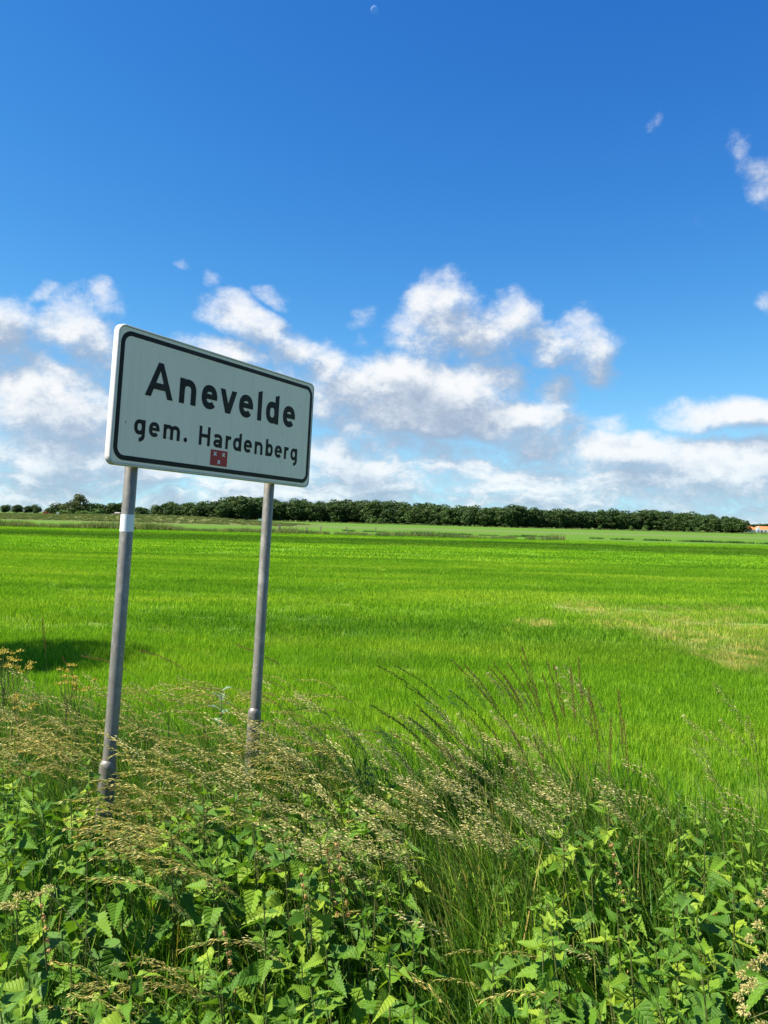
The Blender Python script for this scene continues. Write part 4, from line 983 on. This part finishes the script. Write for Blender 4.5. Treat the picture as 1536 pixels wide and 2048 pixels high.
def cocksfoot(px, py, h, lean, label, nc=6):
    q = on_plane(px, py, h); t = empty('cocksfoot_stalk', (q[0] + .30, q[1], float(height(np.array(q[0]), np.array(q[1]))))); tag(t, label, 'grass stalk')
    P = [(0, 0, 0), (-.02, 0, h * .5), (-.12, 0, h * .9), (-.22, 0, h * 1.02), (-.33, 0, h * .97)]
    b = MB(); b.tube(P, [.002, .0018, .0015, .0012, .0006], 4, False); b.build('stem', M['stalk'], t)
    for i in range(nc):
        u = i / max(1, nc - 1); c = np.array(P[3]) * (1 - u) + np.array(P[4]) * u + rng.normal(0, .007, 3); R_ = .0125 * (1.15 - .5 * u); b = MB()
        for k in range(60):
            d = rng.normal(size=3); d /= np.linalg.norm(d); c0 = c + d * np.array((1.3, .8, .8)) * R_ * rng.uniform(.3, .9); ax = d + np.array((-.9, 0, 0)); ax /= np.linalg.norm(ax); w = np.cross(ax, rng.normal(size=3)); w /= np.linalg.norm(w); w2 = np.cross(ax, w); sl, sw = rng.uniform(.006, .010), .0016
            b.add([c0, c0 + ax * sl * .5 + w * sw, c0 + ax * sl, c0 + ax * sl * .5 - w * sw, c0 + ax * sl * .5 + w2 * sw], [(0, 1, 4), (1, 2, 4), (2, 3, 4), (3, 0, 4)])
        b.build('spikelet_cluster', M['cocksfoot'], t)
for px, py, h, lab in ((1535, 1782, .80, 'topmost pale tufted grass head at the right edge'), (1530, 1858, .88, 'large straw-coloured tufted grass head at the right edge'), (1505, 1925, .90, 'largest straw-coloured tufted grass head, pointing left from the right edge'), (1500, 1975, .74, 'small pale tufted grass head between two larger ones at the right edge'), (1530, 2030, .90, 'lowest tufted grass head in the bottom right corner'), (30, 1790, .80, 'pale tufted grass head at the left edge among nettles')):
    cocksfoot(px, py, h, .5, lab, 5)

def dried_head(px, py, h, label):
    q = on_plane(px, py, h); t = empty('dried_stalk', (q[0], q[1], float(height(np.array(q[0]), np.array(q[1]))))); tag(t, label, 'dried stalk')
    lx = rng.normal(-.05, .04); b = MB(); b.tube([(0, 0, 0), (lx * .4, 0, h * .5), (lx, 0, h)], [.0032, .0028, .0016], 5, False); b.build('stem', M['nettle_stem'], t)
    for i in range(7):
        u = .72 + .28 * i / 6; c = np.array((lx * u * u, 0, h * u)); b = MB()
        for k in range(26):
            d = rng.normal(size=3); d /= np.linalg.norm(d); c0 = c + d * np.array((.009, .009, .012)) * rng.uniform(.3, 1.0); nn = rng.normal(size=3); a = np.cross(d, nn); a /= np.linalg.norm(a); e = np.cross(a, d); s_ = rng.uniform(.0025, .0045)
            b.add([c0 - a * s_, c0 - e * s_ * .6, c0 + a * s_, c0 + e * s_ * .6], [(0, 1, 2, 3)])
        b.build('seed_cluster', M['dry'], t)
M['dry'] = mat('dry', m_plain((.38, .20, .06), (.50, .33, .13), .85, 70, .2))
for px, py, h, lab in ((728, 1690, .74, 'upright rusty brown dried seed stalk in the middle of the nettles'), (703, 1700, .70, 'shorter rusty dried stalk left of the upright brown one'), (650, 1752, .68, 'leaning rusty dried stalk left of the two upright brown ones'), (140, 1790, .66, 'rusty dried stalk among nettles at the left'), (1275, 1690, .66, 'dried brown head at the back of the right-hand nettles'), (500, 1870, .56, 'low yellowed dried stalk at the bottom, left of the middle')):
    dried_head(px, py, h, lab)
M['dock_leaf'] = mat('dock_leaf', m_plain((.060, .150, .020), (.12, .22, .03), .5, 6, .3))
def dock(px, py, h, label, group):
    q = on_plane(px, py, h); t = empty('dock_plant', (q[0], q[1], float(height(np.array(q[0]), np.array(q[1]))))); tag(t, label, 'plant', group)
    b = MB(); b.tube([(0, 0, 0), (0, 0, h * .5), (-.02, 0, h * .85)], [.005, .004, .002], 5, False); b.build('stem', M['nettle_stem'], t)
    for i in range(8):
        a = i * 2.4 + rng.normal(0, .3); L = rng.uniform(.11, .19); z0 = h * (.28 + .075 * i); rise_ = rng.uniform(.35, .85); v = []
        for k in range(8):
            u = k / 7; w = .17 * L * math.sin(math.pi * min(.985, u * .86 + .14)) * (1 + .12 * math.sin(k * 2.5 + i)); x = L * u; z = z0 + L * (u * rise_ - u * u * .65)
            v += [(x * math.cos(a) - w * math.sin(a), x * math.sin(a) + w * math.cos(a), z + w * .35), (x * math.cos(a), x * math.sin(a), z), (x * math.cos(a) + w * math.sin(a), x * math.sin(a) - w * math.cos(a), z + w * .35)]
        f = []
        for k in range(7): f += [(3 * k, 3 * k + 1, 3 * k + 4, 3 * k + 3), (3 * k + 1, 3 * k + 2, 3 * k + 5, 3 * k + 4)]
        b = MB(); b.add(v, f); b.build('leaf', M['dock_leaf'], t)
for x0, x1, y0, y1, n, lab, grp_ in ((0, 300, 1620, 1980, 5, 'smooth broad-leaved dock among the nettles at lower left', 'docks at lower left'), (420, 900, 1680, 2000, 6, 'smooth broad-leaved dock among the nettles in the lower middle', 'docks in the lower middle'), (1050, 1500, 1640, 2000, 7, 'smooth broad-leaved dock among the nettles at lower right', 'docks at lower right')):
    for _ in range(n): dock(rng.uniform(x0, x1), rng.uniform(y0, y1), rng.uniform(.40, .58), lab, grp_)
